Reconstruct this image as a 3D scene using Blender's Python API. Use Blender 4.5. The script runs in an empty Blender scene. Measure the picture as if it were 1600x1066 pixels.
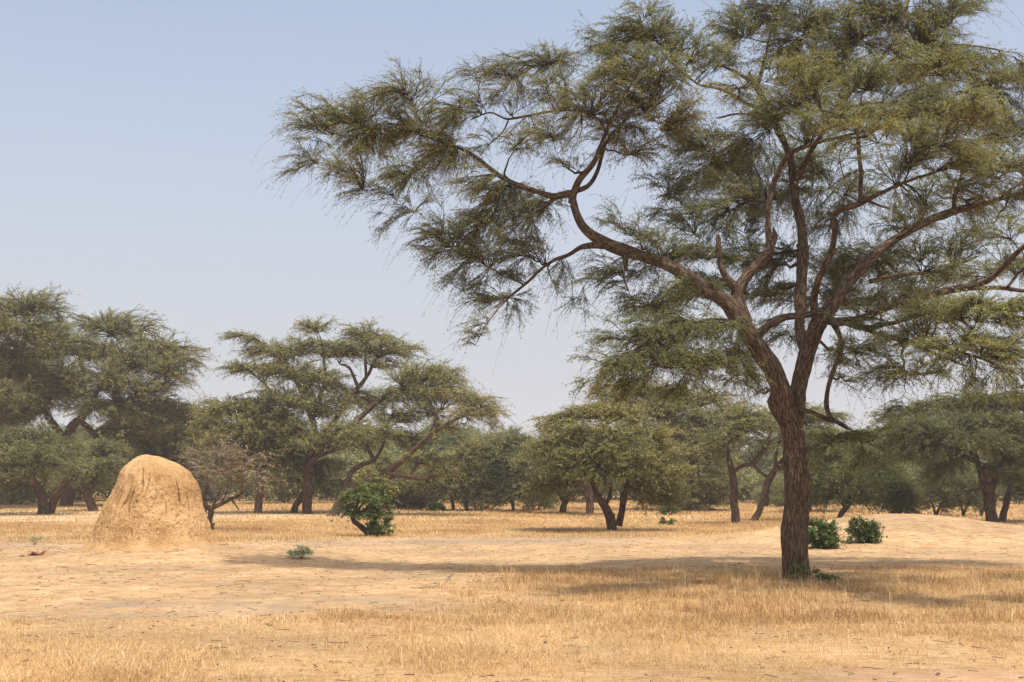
import bpy, math
import numpy as np
from mathutils import Vector

# ------------------------------------------------------------------ camera, sky, sun, exposure
scene = bpy.context.scene
F, HZ, ZC = 1931.0, 750.0, 1.65            # focal length in photo pixels, horizon row, eye height
PITCH = math.atan((HZ - 533.0) / F)
cam_d = bpy.data.cameras.new("camera"); cam = bpy.data.objects.new("camera", cam_d)
scene.collection.objects.link(cam); scene.camera = cam
cam_d.sensor_width = 36.0; cam_d.lens = F / 1600.0 * 36.0
cam_d.clip_start = 0.1; cam_d.clip_end = 5000
cam.location = (0, 0, ZC); cam.rotation_euler = (math.pi / 2 + PITCH, 0, 0)

SUN_EL, SUN_AZ = math.radians(69), math.radians(150)   # azimuth clockwise from +Y: behind the camera, to the right
world = bpy.data.worlds.new("World"); scene.world = world; world.use_nodes = True
wn, wl = world.node_tree.nodes, world.node_tree.links
sky = wn.new("ShaderNodeTexSky"); sky.sky_type = 'NISHITA'; sky.sun_disc = False
sky.sun_elevation = SUN_EL; sky.sun_rotation = SUN_AZ
sky.air_density = 1.0; sky.dust_density = 5.0; sky.ozone_density = 1.2; sky.altitude = 20
hsv = wn.new("ShaderNodeHueSaturation"); hsv.inputs['Saturation'].default_value = 0.95; hsv.inputs['Value'].default_value = 1.12
bg = wn["Background"]; bg.inputs['Strength'].default_value = 0.15
wl.new(sky.outputs[0], hsv.inputs['Color'])
wtc = wn.new("ShaderNodeTexCoord"); wsx = wn.new("ShaderNodeSeparateXYZ"); wl.new(wtc.outputs['Generated'], wsx.inputs[0])
wrm = wn.new("ShaderNodeValToRGB"); we = wrm.color_ramp.elements                      # dust veil thickening towards the horizon
we[0].position = 0.0; we[0].color = (.95, .95, .95, 1); we[1].position = 0.6; we[1].color = (.12, .12, .12, 1)
for p_, v_ in ((0.10, .85), (0.2, .62), (0.36, .33)):
    e_ = we.new(p_); e_.color = (v_, v_, v_, 1)
wmx = wn.new("ShaderNodeMix"); wmx.data_type = 'RGBA'; wl.new(wsx.outputs[2], wrm.inputs[0]); wl.new(wrm.outputs[0], wmx.inputs[0])
wl.new(hsv.outputs[0], wmx.inputs[6]); wmx.inputs[7].default_value = (3.2, 3.27, 3.58, 1); wl.new(wmx.outputs[2], bg.inputs['Color'])

sun_d = bpy.data.lights.new("sun", 'SUN'); sun_d.energy = 3.3; sun_d.angle = math.radians(0.6)
sun_d.color = (1.0, 0.94, 0.85)
sun = bpy.data.objects.new("sun", sun_d); scene.collection.objects.link(sun)
sd = Vector((math.sin(SUN_AZ) * math.cos(SUN_EL), math.cos(SUN_AZ) * math.cos(SUN_EL), math.sin(SUN_EL)))
sun.rotation_euler = (-sd).to_track_quat('-Z', 'Y').to_euler(); sun.location = (20, -20, 40)

scene.view_settings.view_transform = 'Standard'; scene.view_settings.look = 'None'
scene.view_settings.exposure = 0.45; scene.view_settings.gamma = 1.0
scene.cycles.max_bounces = 5; scene.cycles.diffuse_bounces = 3; scene.cycles.transmission_bounces = 3
scene.cycles.volume_bounces = 2; scene.cycles.denoising_prefilter = 'NONE'; scene.cycles.denoising_input_passes = 'RGB_ALBEDO_NORMAL'; scene.cycles.transparent_max_bounces = 4

# ------------------------------------------------------------------ helpers
col = scene.collection
rng = np.random.default_rng(7)

def hashf(ix, iy, iz, seed):
    h = (ix * 374761393 + iy * 668265263 + iz * 2147483647 + seed * 1274126177) & 0xffffffff
    h = ((h ^ (h >> 13)) * 1274126177) & 0xffffffff
    h = ((h ^ (h >> 16)) * 2246822519) & 0xffffffff
    return ((h ^ (h >> 15)) & 0xffffff) / float(0xffffff)

def vnoise(p, seed=0):
    """value noise in -1..1 at points p (..., 3)"""
    p = np.asarray(p, float); i = np.floor(p).astype(np.int64); f = p - i
    f = f * f * (3 - 2 * f)
    out = 0
    for dx in (0, 1):
        for dy in (0, 1):
            for dz in (0, 1):
                w = (f[..., 0] if dx else 1 - f[..., 0]) * (f[..., 1] if dy else 1 - f[..., 1]) * (f[..., 2] if dz else 1 - f[..., 2])
                out = out + w * hashf(i[..., 0] + dx, i[..., 1] + dy, i[..., 2] + dz, seed)
    return out * 2 - 1

def n2(x, y, s, seed=0, oct=1):
    o, a, t = 0, 1.0, 0
    for k in range(oct):
        o = o + a * vnoise(np.stack([x * s, y * s, np.full_like(x, seed * 3.7 + k)], -1), seed + k); t += a
        a *= 0.5; s = s * 2.03
    return o / t

def sstep(a, b, x):
    t = np.clip((x - a) / (b - a), 0, 1); return t * t * (3 - 2 * t)

def ray(px, py):
    cx, cy = (px - 800.0) / F, (533.0 - py) / F
    fw = np.array([0, math.cos(PITCH), math.sin(PITCH)]); up = np.array([0, -math.sin(PITCH), math.cos(PITCH)])
    return fw + np.array([1.0, 0, 0]) * cx + up * cy

def at(px, py, Y):
    """the point at distance Y (metres along +Y) seen at photo pixel (px, py)"""
    d = ray(px, py); return np.array([0, 0, ZC]) + d * (Y / d[1])

def link(o, parent=None):
    col.objects.link(o)
    if parent is not None: o.parent = parent
    return o

def quad_mesh(name, V, Q, mat, parent=None, smooth=False, fattr=None, vattr=None, loc=None):
    V = np.asarray(V, np.float32).reshape(-1, 3); Q = np.asarray(Q, np.int32).reshape(-1, 4)
    me = bpy.data.meshes.new(name)
    me.vertices.add(len(V)); me.vertices.foreach_set("co", V.ravel())
    me.loops.add(Q.size); me.loops.foreach_set("vertex_index", Q.ravel())
    me.polygons.add(len(Q)); me.polygons.foreach_set("loop_start", np.arange(0, Q.size, 4, dtype=np.int32))
    if smooth: me.polygons.foreach_set("use_smooth", np.ones(len(Q), bool))
    for k, a in (fattr or {}).items():
        at_ = me.attributes.new(k, 'FLOAT', 'FACE'); at_.data.foreach_set("value", np.asarray(a, np.float32))
    for k, a in (vattr or {}).items():
        a = np.asarray(a, np.float32)
        if a.ndim == 1:
            at_ = me.attributes.new(k, 'FLOAT', 'POINT'); at_.data.foreach_set("value", a)
        else:
            at_ = me.attributes.new(k, 'FLOAT_VECTOR', 'POINT'); at_.data.foreach_set("vector", a.ravel())
    me.update(calc_edges=True)
    me.materials.append(mat)
    o = bpy.data.objects.new(name, me)
    if loc is not None: o.location = loc
    return link(o, parent)

def empty(name, loc):
    o = bpy.data.objects.new(name, None); o.location = loc; o.empty_display_size = 0.3
    return link(o)

def tag(o, label=None, cat=None, group=None, kind=None):
    if label: o["label"] = label
    if cat: o["category"] = cat
    if group: o["group"] = group
    if kind: o["kind"] = kind
    return o

def norm(v): return v / (np.linalg.norm(v, axis=-1, keepdims=True) + 1e-9)

def tubes(P, R, sides):
    """n curves of K points -> tube verts, quads, bark coordinates"""
    P = np.asarray(P, float); n, K, _ = P.shape
    T = np.gradient(P, axis=1); T = norm(T)
    mean = norm(P[:, -1] - P[:, 0]); ref = np.zeros((n, 3)); ref[np.arange(n), np.argmin(np.abs(mean), 1)] = 1
    B = norm(np.cross(T, ref[:, None, :])); N = np.cross(B, T)
    a = np.arange(sides) * 2 * math.pi / sides
    off = N[:, :, None] * np.cos(a)[None, None, :, None] + B[:, :, None] * np.sin(a)[None, None, :, None]
    V = P[:, :, None] + off * np.asarray(R)[:, :, None, None]
    ln = np.concatenate([np.zeros((n, 1)), np.cumsum(np.linalg.norm(np.diff(P, axis=1), axis=-1), 1)], 1)
    bc = np.stack([np.cos(a)[None, None] * np.asarray(R)[:, :, None] * np.ones((n, K, sides)), np.sin(a)[None, None] * np.asarray(R)[:, :, None] * np.ones((n, K, sides)),
                   (ln + rng.random((n, 1)) * 50)[:, :, None] * np.ones((1, 1, sides))], -1)
    idx = np.arange(n * K * sides).reshape(n, K, sides)
    q = np.stack([idx[:, :-1], np.roll(idx, -1, 2)[:, :-1], np.roll(idx, -1, 2)[:, 1:], idx[:, 1:]], -1)
    return V.reshape(-1, 3), q.reshape(-1, 4), bc.reshape(-1, 3)

class Buf:
    def __init__(s): s.V, s.Q, s.A, s.n = [], [], [], 0
    def add(s, V, Q, A=None):
        s.V.append(V); s.Q.append(Q + s.n); s.n += len(V)
        if A is not None: s.A.append(A)
    def get(s): return np.concatenate(s.V), np.concatenate(s.Q), (np.concatenate(s.A) if s.A else None)

def catmull(P, step):
    P = np.asarray(P, float); out = []
    E = np.vstack([2 * P[0] - P[1], P, 2 * P[-1] - P[-2]])
    for i in range(1, len(E) - 2):
        L = np.linalg.norm(E[i + 1, :3] - E[i, :3]); m = max(2, int(L / step))
        t = (np.arange(m) / m)[:, None]
        out.append(0.5 * (2 * E[i] + (E[i + 1] - E[i - 1]) * t + (2 * E[i - 1] - 5 * E[i] + 4 * E[i + 1] - E[i + 2]) * t ** 2
                          + (3 * E[i] - E[i - 1] - 3 * E[i + 1] + E[i + 2]) * t ** 3))
    return np.vstack(out + [P[-1:]])

def bez(P0, P1, P2, P3, K):
    t = np.linspace(0, 1, K)[None, :, None]
    return ((1 - t) ** 3) * P0[:, None] + 3 * t * ((1 - t) ** 2) * P1[:, None] + 3 * t * t * (1 - t) * P2[:, None] + t ** 3 * P3[:, None]

# ------------------------------------------------------------------ materials
def mat(name):
    m = bpy.data.materials.new(name); m.use_nodes = True
    return m, m.node_tree.nodes, m.node_tree.links, m.node_tree.nodes["Principled BSDF"]

def ramp(nodes, stops):
    r = nodes.new("ShaderNodeValToRGB"); e = r.color_ramp.elements
    while len(e) < len(stops): e.new(0.5)
    for k, (p, c) in enumerate(stops):
        e[k].position = p; e[k].color = (*c, 1)
    return r

def leaf_mat(name, stops, transl=0.38, rough=0.65, spec=0.25):
    m, N, L, b = mat(name)
    a = N.new("ShaderNodeAttribute"); a.attribute_name = "tone"
    r = ramp(N, stops); L.new(a.outputs['Fac'], r.inputs[0])
    L.new(r.outputs[0], b.inputs['Base Color']); b.inputs['Roughness'].default_value = rough
    b.inputs['Specular IOR Level'].default_value = spec
    t = N.new("ShaderNodeBsdfTranslucent"); L.new(r.outputs[0], t.inputs[0])
    mx = N.new("ShaderNodeMixShader"); mx.inputs[0].default_value = transl
    L.new(b.outputs[0], mx.inputs[1]); L.new(t.outputs[0], mx.inputs[2]); L.new(mx.outputs[0], N["Material Output"].inputs[0])
    return m

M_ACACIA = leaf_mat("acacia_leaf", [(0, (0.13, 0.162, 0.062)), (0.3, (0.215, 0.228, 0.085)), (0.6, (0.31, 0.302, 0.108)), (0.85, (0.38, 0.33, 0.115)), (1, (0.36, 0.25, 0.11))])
M_GREEN = leaf_mat("green_leaf", [(0, (0.07, 0.12, 0.03)), (0.5, (0.14, 0.19, 0.05)), (0.85, (0.21, 0.25, 0.065)), (1, (0.3, 0.26, 0.08))], rough=0.5, spec=0.4)
M_DRYLEAF = leaf_mat("dry_leaf", [(0, (0.13, 0.13, 0.07)), (0.5, (0.23, 0.185, 0.105)), (1, (0.40, 0.29, 0.16))])
M_PALE = leaf_mat("pale_green_leaf", [(0, (0.30, 0.36, 0.19)), (1, (0.48, 0.52, 0.32))])

def bark_mat(name, dark, lite, scale=1.0):
    m, N, L, b = mat(name)
    a = N.new("ShaderNodeAttribute"); a.attribute_name = "bark"
    mp = N.new("ShaderNodeMapping"); mp.inputs['Scale'].default_value = (34 * scale, 34 * scale, 4.2 * scale); L.new(a.outputs['Vector'], mp.inputs[0])
    n1 = N.new("ShaderNodeTexNoise"); n1.inputs['Scale'].default_value = 1.0; n1.inputs['Detail'].default_value = 8; n1.inputs['Roughness'].default_value = 0.72
    n1.inputs['Distortion'].default_value = 1.3; L.new(mp.outputs[0], n1.inputs['Vector'])
    v1 = N.new("ShaderNodeTexVoronoi"); v1.feature = 'DISTANCE_TO_EDGE'; v1.inputs['Scale'].default_value = 1.0
    ds = N.new("ShaderNodeVectorMath"); ds.operation = 'MULTIPLY_ADD'; L.new(n1.outputs['Color'], ds.inputs[0]); ds.inputs[1].default_value = (2.4, 2.4, 1.6); L.new(mp.outputs[0], ds.inputs[2])
    L.new(ds.outputs[0], v1.inputs['Vector'])
    vr = N.new("ShaderNodeMapRange"); vr.inputs['From Max'].default_value = 0.22; L.new(v1.outputs['Distance'], vr.inputs['Value'])
    hh = N.new("ShaderNodeMath"); hh.operation = 'MULTIPLY_ADD'; L.new(vr.outputs[0], hh.inputs[0]); hh.inputs[1].default_value = 0.45
    n2_ = N.new("ShaderNodeMath"); n2_.operation = 'MULTIPLY'; L.new(n1.outputs[0], n2_.inputs[0]); n2_.inputs[1].default_value = 0.75; L.new(n2_.outputs[0], hh.inputs[2])
    r = ramp(N, [(0.22, tuple(c * .6 for c in dark)), (0.5, dark), (0.78, lite), (0.98, tuple(c * 1.35 for c in lite))]); L.new(hh.outputs[0], r.inputs[0])
    L.new(r.outputs[0], b.inputs['Base Color']); b.inputs['Roughness'].default_value = 0.92; b.inputs['Specular IOR Level'].default_value = 0.1
    bp = N.new("ShaderNodeBump"); bp.inputs['Strength'].default_value = 0.8; bp.inputs['Distance'].default_value = 0.022
    L.new(hh.outputs[0], bp.inputs['Height']); L.new(bp.outputs[0], b.inputs['Normal'])
    return m
M_BARK = bark_mat("acacia_bark", (0.058, 0.038, 0.026), (0.17, 0.115, 0.078))
M_BARK2 = bark_mat("red_brown_bark", (0.045, 0.029, 0.021), (0.15, 0.095, 0.065), 0.7)
M_TWIG = bark_mat("twig_bark", (0.05, 0.035, 0.026), (0.11, 0.078, 0.056))
M_GREYTWIG = bark_mat("grey_twig_bark", (0.14, 0.105, 0.085), (0.26, 0.20, 0.16))

# ------------------------------------------------------------------ ground
MX, MD = -7.95, 27.6                        # termite mound centre
def height(x, y):
    x = np.asarray(x, float); y = np.asarray(y, float)
    h = 0.05 * n2(x, y, 0.12, 3, 2) + 0.018 * n2(x, y, 0.9, 5, 2)
    h = h * sstep(4, 12, y) + 0.30 * n2(x, y, 0.018, 9) * sstep(45, 90, y)
    h = h + 0.27 * np.exp(-((x - MX - 0.2) / 2.7) ** 2 - ((y - MD) / 2.6) ** 2)
    h = h + 0.17 * np.exp(-((x - MX - 2.9) / 1.7) ** 2 - ((y - MD + .6) / 1.6) ** 2)
    h = h + 0.64 * np.exp(-((x - 10.9) / 3.7) ** 2 - ((y - 35.2) / 3.2) ** 2)
    h = h + 0.10 * np.exp(-((x - 16.5) / 5) ** 2 - ((y - 35) / 4) ** 2)
    return h
def ground_at(px, py):
    d = ray(px, py); Y = 30.0
    lo, hi = 4.0, 400.0
    ys = np.exp(np.linspace(math.log(lo), math.log(hi), 4000))
    P = np.array([0, 0, ZC]) + d[None] * (ys / d[1])[:, None]
    g = P[:, 2] - height(P[:, 0], P[:, 1])
    k = int(np.argmax(g < 0)) if (g < 0).any() else len(g) - 1
    return np.array([P[k, 0], P[k, 1], height(P[k, 0], P[k, 1])])

def zones(x, y):
    """soil map: straw cover and bare pale sand for world positions"""
    x = np.asarray(x, float); y = np.asarray(y, float); yy = np.maximum(y, 8.0)
    wob = n2(x, y, 0.35, 21, 3)
    u = 800 + F * x / yy + 60 * n2(x, y, 0.25, 33, 2); v = HZ + 1.65 * F / yy
    s = sstep
    near = s(16.2, 15.2, yy + 1.2 * wob + np.clip((u - 500) / 500, -0.3, 1.4) * -1.6)            # foreground straw
    belt = s(600, 960, u) * s(24.0, 23.0, yy + 0.5 * wob) * (yy > 12)                             # belt round the big tree
    field = s(33.5, 36.5, yy + 2.2 * wob - s(500, 300, u) * -2.0) * (1 - s(1230, 1290, u) * s(47, 41, yy))
    pale = s(0.1, 0.5, n2(x, y, 0.05, 40, 2)) * s(44, 50, yy) * s(75, 60, yy)
    grass = np.clip(near + belt, 0, 1)
    patch = s(-0.22, 0.15, n2(x, y, 0.5, 50, 3)) * (.35 + .65 * s(-0.35, 0.1, n2(x, y, 1.6, 51, 2)))
    grass = grass * np.maximum(0.34 + 0.66 * patch, 0.8 * belt * s(15.5, 17.5, yy) * s(-.6, -.2, n2(x, y, 0.7, 53, 2)))
    brr = s(1180, 1320, u + 140 * wob) * s(11.5, 10.8, yy + 0.8 * wob)                              # bare corner, bottom right
    thin = s(13.4, 12.4, yy + 0.9 * wob + np.clip((u - 1500) / 900, -1, 0.3)) * s(560, 900, u)
    grass = grass * (1 - brr) * (1 - 0.28 * thin)
    field = field * (1 - 0.35 * pale)
    return np.clip(grass, 0, 1), np.clip(field, 0, 1), np.clip(np.maximum(brr, 0), 0, 1), pale

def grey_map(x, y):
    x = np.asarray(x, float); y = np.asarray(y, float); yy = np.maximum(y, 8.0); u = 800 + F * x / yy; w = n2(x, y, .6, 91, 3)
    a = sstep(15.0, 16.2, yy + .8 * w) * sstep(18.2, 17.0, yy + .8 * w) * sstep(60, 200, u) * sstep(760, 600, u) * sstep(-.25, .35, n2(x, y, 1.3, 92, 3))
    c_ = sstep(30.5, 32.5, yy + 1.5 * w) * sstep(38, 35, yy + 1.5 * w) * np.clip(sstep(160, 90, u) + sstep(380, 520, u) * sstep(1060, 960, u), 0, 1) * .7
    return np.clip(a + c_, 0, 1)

def axis(dense_lo, dense_hi, step, lo, hi, g=1.07):
    a = list(np.arange(dense_lo, dense_hi, step)); s, p = step, a[-1]
    while p < hi: s *= g; p += s; a.append(p)
    s, p = step, a[0]
    while p > lo: s *= g; p -= s; a.insert(0, p)
    return np.array(a)
gx, gy = axis(-14, 14, 0.11, -420, 420), axis(9, 38, 0.11, -60, 600, 1.05)
X, Y = np.meshgrid(gx, gy)
Z = height(X, Y)
gr, fi, br, pl = zones(X, Y)
i = np.arange(X.size).reshape(X.shape)
Qg = np.stack([i[:-1, :-1], i[:-1, 1:], i[1:, 1:], i[1:, :-1]], -1)

m, N, L, b = mat("savanna_soil")
geo = N.new("ShaderNodeNewGeometry")
def noise(scale, det=4, rough=0.6, vec=None, dist=0.0):
    n = N.new("ShaderNodeTexNoise"); n.inputs['Scale'].default_value = scale; n.inputs['Detail'].default_value = det
    n.inputs['Roughness'].default_value = rough; n.inputs['Distortion'].default_value = dist
    L.new(vec if vec is not None else geo.outputs['Position'], n.inputs['Vector']); return n
def mixc(fac, a, bb, mode='MIX'):
    n = N.new("ShaderNodeMix"); n.data_type = 'RGBA'; n.blend_type = mode
    for s, v in ((n.inputs[0], fac), (n.inputs[6], a), (n.inputs[7], bb)):
        if isinstance(v, (int, float)): s.default_value = v
        elif isinstance(v, tuple): s.default_value = (*v, 1)
        else: L.new(v, s)
    return n.outputs[2]
def attr(k):
    n = N.new("ShaderNodeAttribute"); n.attribute_name = k; return n.outputs['Fac']
def mathn(op, a, bb):
    n = N.new("ShaderNodeMath"); n.operation = op; n.use_clamp = True
    for s, v in ((n.inputs[0], a), (n.inputs[1], bb)):
        if isinstance(v, (int, float)): s.default_value = v
        else: L.new(v, s)
    return n.outputs[0]
n_big = noise(0.35, 5, 0.6); n_mid = noise(2.2, 6, 0.7); n_fine = noise(14, 6, 0.75)
mp = N.new("ShaderNodeMapping"); mp.inputs['Scale'].default_value = (4.0, 15.0, 8.0); mp.inputs['Rotation'].default_value = (0, 0, 0.12)
L.new(geo.outputs['Position'], mp.inputs[0]); n_str = noise(1.0, 6, 0.7, mp.outputs[0], 0.8)
r1 = ramp(N, [(0.33, (0.46, 0.295, 0.145)), (0.5, (0.555, 0.38, 0.205)), (0.68, (0.62, 0.45, 0.27))]); L.new(n_mid.outputs[0], r1.inputs[0])
r2 = ramp(N, [(0.40, (0.56, 0.44, 0.33)), (0.52, (1, 1, 1))]); L.new(n_str.outputs[0], r2.inputs[0])
sand = mixc(0.8, r1.outputs[0], r2.outputs[0], 'MULTIPLY')
r3 = ramp(N, [(0.35, (0.30, 0.165, 0.07)), (0.5, (0.50, 0.30, 0.12)), (0.66, (0.66, 0.44, 0.19))]); L.new(n_fine.outputs[0], r3.inputs[0])
straw = mixc(0.5, r3.outputs[0], mixc(n_big.outputs[0], (0.46, 0.28, 0.13), (0.64, 0.45, 0.23)))
r4 = ramp(N, [(0.35, (0.36, 0.205, 0.085)), (0.55, (0.50, 0.32, 0.135)), (0.7, (0.58, 0.40, 0.20))]); L.new(n_mid.outputs[0], r4.inputs[0])
fieldc = mixc(attr("pale"), r4.outputs[0], (0.60, 0.44, 0.27))
r5 = ramp(N, [(0.38, (0.42, 0.25, 0.14)), (0.62, (0.56, 0.37, 0.22))]); L.new(n_mid.outputs[0], r5.inputs[0])
c = mixc(attr("grass"), sand, straw); c = mixc(attr("field"), c, fieldc); c = mixc(mathn('MULTIPLY', attr("bare"), 0.8), c, r5.outputs[0])
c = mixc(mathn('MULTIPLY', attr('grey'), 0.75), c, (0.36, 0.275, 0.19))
rg = ramp(N, [(0.4, (0.72, 0.72, 0.72)), (0.6, (1.06, 1.03, 1.0))]); L.new(n_big.outputs[0], rg.inputs[0])
c = mixc(0.8, c, rg.outputs[0], 'MULTIPLY')
sp = noise(60, 2, 0.5); rs = ramp(N, [(0.30, (0.5, 0.42, 0.36)), (0.40, (1, 1, 1))]); L.new(sp.outputs[0], rs.inputs[0])
c = mixc(0.7, c, rs.outputs[0], 'MULTIPLY')
L.new(c, b.inputs['Base Color']); b.inputs['Roughness'].default_value = 0.95; b.inputs['Specular IOR Level'].default_value = 0.1
bp = N.new("ShaderNodeBump"); bp.inputs['Strength'].default_value = 0.8; bp.inputs['Distance'].default_value = 0.05
hm = N.new("ShaderNodeMath"); hm.operation = 'ADD'; L.new(n_fine.outputs[0], hm.inputs[0]); L.new(n_str.outputs[0], hm.inputs[1])
L.new(hm.outputs[0], bp.inputs['Height']); L.new(bp.outputs[0], b.inputs['Normal'])
M_SOIL = m
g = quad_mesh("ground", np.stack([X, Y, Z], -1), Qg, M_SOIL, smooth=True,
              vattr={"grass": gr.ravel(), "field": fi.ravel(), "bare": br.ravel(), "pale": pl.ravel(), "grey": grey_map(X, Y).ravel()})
tag(g, kind="structure")

# ------------------------------------------------------------------ termite mound
def build_mound():
    m, N, L, b = mat("termite_clay")
    geo = N.new("ShaderNodeTexCoord")
    def nz(s, d, ro, sc=(1, 1, 1), dist=0):
        mp = N.new("ShaderNodeMapping"); mp.inputs['Scale'].default_value = sc; L.new(geo.outputs['Object'], mp.inputs[0])
        n = N.new("ShaderNodeTexNoise"); n.inputs['Scale'].default_value = s; n.inputs['Detail'].default_value = d; n.inputs['Roughness'].default_value = ro
        n.inputs['Distortion'].default_value = dist; L.new(mp.outputs[0], n.inputs['Vector']); return n
    a1, a2, a3 = nz(1.6, 5, 0.6, (1, 1, 0.7)), nz(9, 6, 0.7, (1, 1, 1), 1.0), nz(24, 3, 0.6)
    r = ramp(N, [(0.32, (0.36, 0.21, 0.09)), (0.52, (0.46, 0.285, 0.13)), (0.7, (0.54, 0.36, 0.185))]); L.new(a1.outputs[0], r.inputs[0])
    r2 = ramp(N, [(0.36, (0.5, 0.4, 0.32)), (0.45, (1, 1, 1))]); L.new(a2.outputs[0], r2.inputs[0])
    mx = N.new("ShaderNodeMix"); mx.data_type = 'RGBA'; mx.blend_type = 'MULTIPLY'; mx.inputs[0].default_value = 0.8
    L.new(r.outputs[0], mx.inputs[6]); L.new(r2.outputs[0], mx.inputs[7]); L.new(mx.outputs[2], b.inputs['Base Color'])
    b.inputs['Roughness'].default_value = 0.95; b.inputs['Specular IOR Level'].default_value = 0.1
    ad = N.new("ShaderNodeMath"); ad.operation = 'ADD'; L.new(a2.outputs[0], ad.inputs[0]); L.new(a3.outputs[0], ad.inputs[1])
    bp = N.new("ShaderNodeBump"); bp.inputs['Strength'].default_value = 0.7; bp.inputs['Distance'].default_value = 0.06
    L.new(ad.outputs[0], bp.inputs['Height']); L.new(bp.outputs[0], b.inputs['Normal'])
    # outline rows: photo row, left edge, right edge
    rows = [(866, 110, 354), (854, 130, 343), (846, 140, 335), (835, 146, 330), (820, 153, 326), (805, 159, 321), (790, 165, 316), (775, 173, 313), (765, 178, 311), (755, 183, 307),
            (747, 187, 302), (740, 190, 297), (734, 194, 291), (728, 199, 282), (723, 204, 273), (719, 209, 263), (716, 213, 254), (713.5, 217, 246), (711.8, 221, 240), (711, 225, 236)]
    rr = catmull(np.array([(r0, a, c_) for r0, a, c_ in rows], float), 1.2)
    nS = 720; base = ground_at(237, 850); D = MD
    th = np.arange(nS) / nS * 2 * math.pi
    V = []
    for v, l, r_ in rr:
        Lp, Rp = at(l, v, D), at(r_, v, D); c_ = (Lp + Rp) / 2; hw = (Rp[0] - Lp[0]) / 2
        V.append(np.stack([c_[0] + hw * np.cos(th), D + hw * 0.88 * np.sin(th), np.full(nS, c_[2])], -1))
    V = np.array(V); K = len(V)
    zc = V[:, :, 2]; zn = (zc - zc.min()) / (zc.max() - zc.min())
    out = np.stack([np.cos(th), np.sin(th), 0 * th], -1)[None] * np.ones((K, 1, 1))
    amp = (0.4 + 0.6 * np.sin(np.clip(zn, 0, 1) * math.pi))
    q = np.stack([np.cos(th)[None] * np.ones((K, 1)), np.sin(th)[None] * np.ones((K, 1)), zc * 0.35], -1)
    q[..., 2] = zc
    d = 0.065 * vnoise(q * 1.5, 2) + 0.03 * vnoise(q * np.array([4.5, 4.5, 2.6]), 3) + 0.016 * vnoise(q * np.array([10, 10, 6.0]), 4) + 0.011 * vnoise(q * np.array([22, 22, 17.0]), 5) - 0.02 * np.abs(vnoise(q * np.array([16, 16, 7.0]), 6))
    # washed gullies and vertical cracks on the front
    for a0, z0, z1, w, dep in ((245, .47, .74, .016, .26), (255, .40, .62, .014, .22), (250, .50, .60, .010, .12), (236, .36, .60, .016, .18), (230, .55, .70, .012, .12), (222, .22, .5, .02, .14), (264, .60, .84, .013, .12), (273, .62, .8, .010, .09),
                               (283, .5, .62, .009, .07), (297, .35, .52, .010, .07), (316, .5, .72, .014, .11), (328, .4, .58, .014, .1), (212, .15, .4, .03, .1), (198, .3, .8, .05, .05), (268, .18, .32, .01, .06), (240, .15, .3, .012, .07)):
        aa = math.radians(a0) + 0.03 * np.sin(zn * 13 + a0) ; da = (th[None] - aa + math.pi) % (2 * math.pi) - math.pi
        d = d - dep * np.exp(-(da / w) ** 2) * sstep(z0 - .05, z0 + .05, zn) * sstep(z1 + .05, z1 - .05, zn)
    # small pits and holes
    pr = np.random.default_rng(5)
    for _ in range(240):
        a0, z0, w = pr.random() * 2 * math.pi, pr.random() * 0.85 + 0.08, 0.007 + 0.014 * pr.random() ** 2
        da = (th[None] - a0 + math.pi) % (2 * math.pi) - math.pi
        d = d - (0.02 + 0.035 * pr.random()) * np.exp(-(da / w) ** 2 - ((zn - z0) / (w * 1.1)) ** 2)
    V = V + out * (d * amp)[:, :, None]; V[:, :, 2] += 0.02 * vnoise(V * 5, 9) * sstep(0.02, 0.2, zn)
    # close the top
    top = V[-1].mean(0); caps = []
    for k, s in enumerate((0.75, 0.5, 0.25, 0.02)):
        ring = top + (V[K - 1] - top) * s; ring[:, 2] += 0.012 * (1 - s) + 0.008 * vnoise(ring * 9, 4); caps.append(ring)
    V = np.concatenate([V, np.array(caps)]); K = len(V)
    idx = np.arange(K * nS).reshape(K, nS)
    Q = np.stack([idx[:-1], np.roll(idx, -1, 1)[:-1], np.roll(idx, -1, 1)[1:], idx[1:]], -1)
    o0 = np.array([MX, MD, height(MX, MD)])
    o = quad_mesh("termite_mound", V.reshape(-1, 3) - o0, Q, m, smooth=True, loc=o0)
    tag(o, "tall ochre clay termite mound with washed gullies standing on bare sand", "termite mound")
build_mound()

# ------------------------------------------------------------------ trees
def leaves(base, axis_, nrm, ln, wd):
    """diamond leaves: base (n,3), unit axis, unit normal"""
    side = norm(np.cross(axis_, nrm)); n = len(base)
    ln = ln[:, None]; wd = wd[:, None]
    V = np.stack([base, base + axis_ * ln * 0.45 + side * wd * 0.5, base + axis_ * ln - nrm * ln * 0.12, base + axis_ * ln * 0.45 - side * wd * 0.5], 1)
    return V.reshape(-1, 3), np.arange(n * 4).reshape(n, 4)

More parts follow.
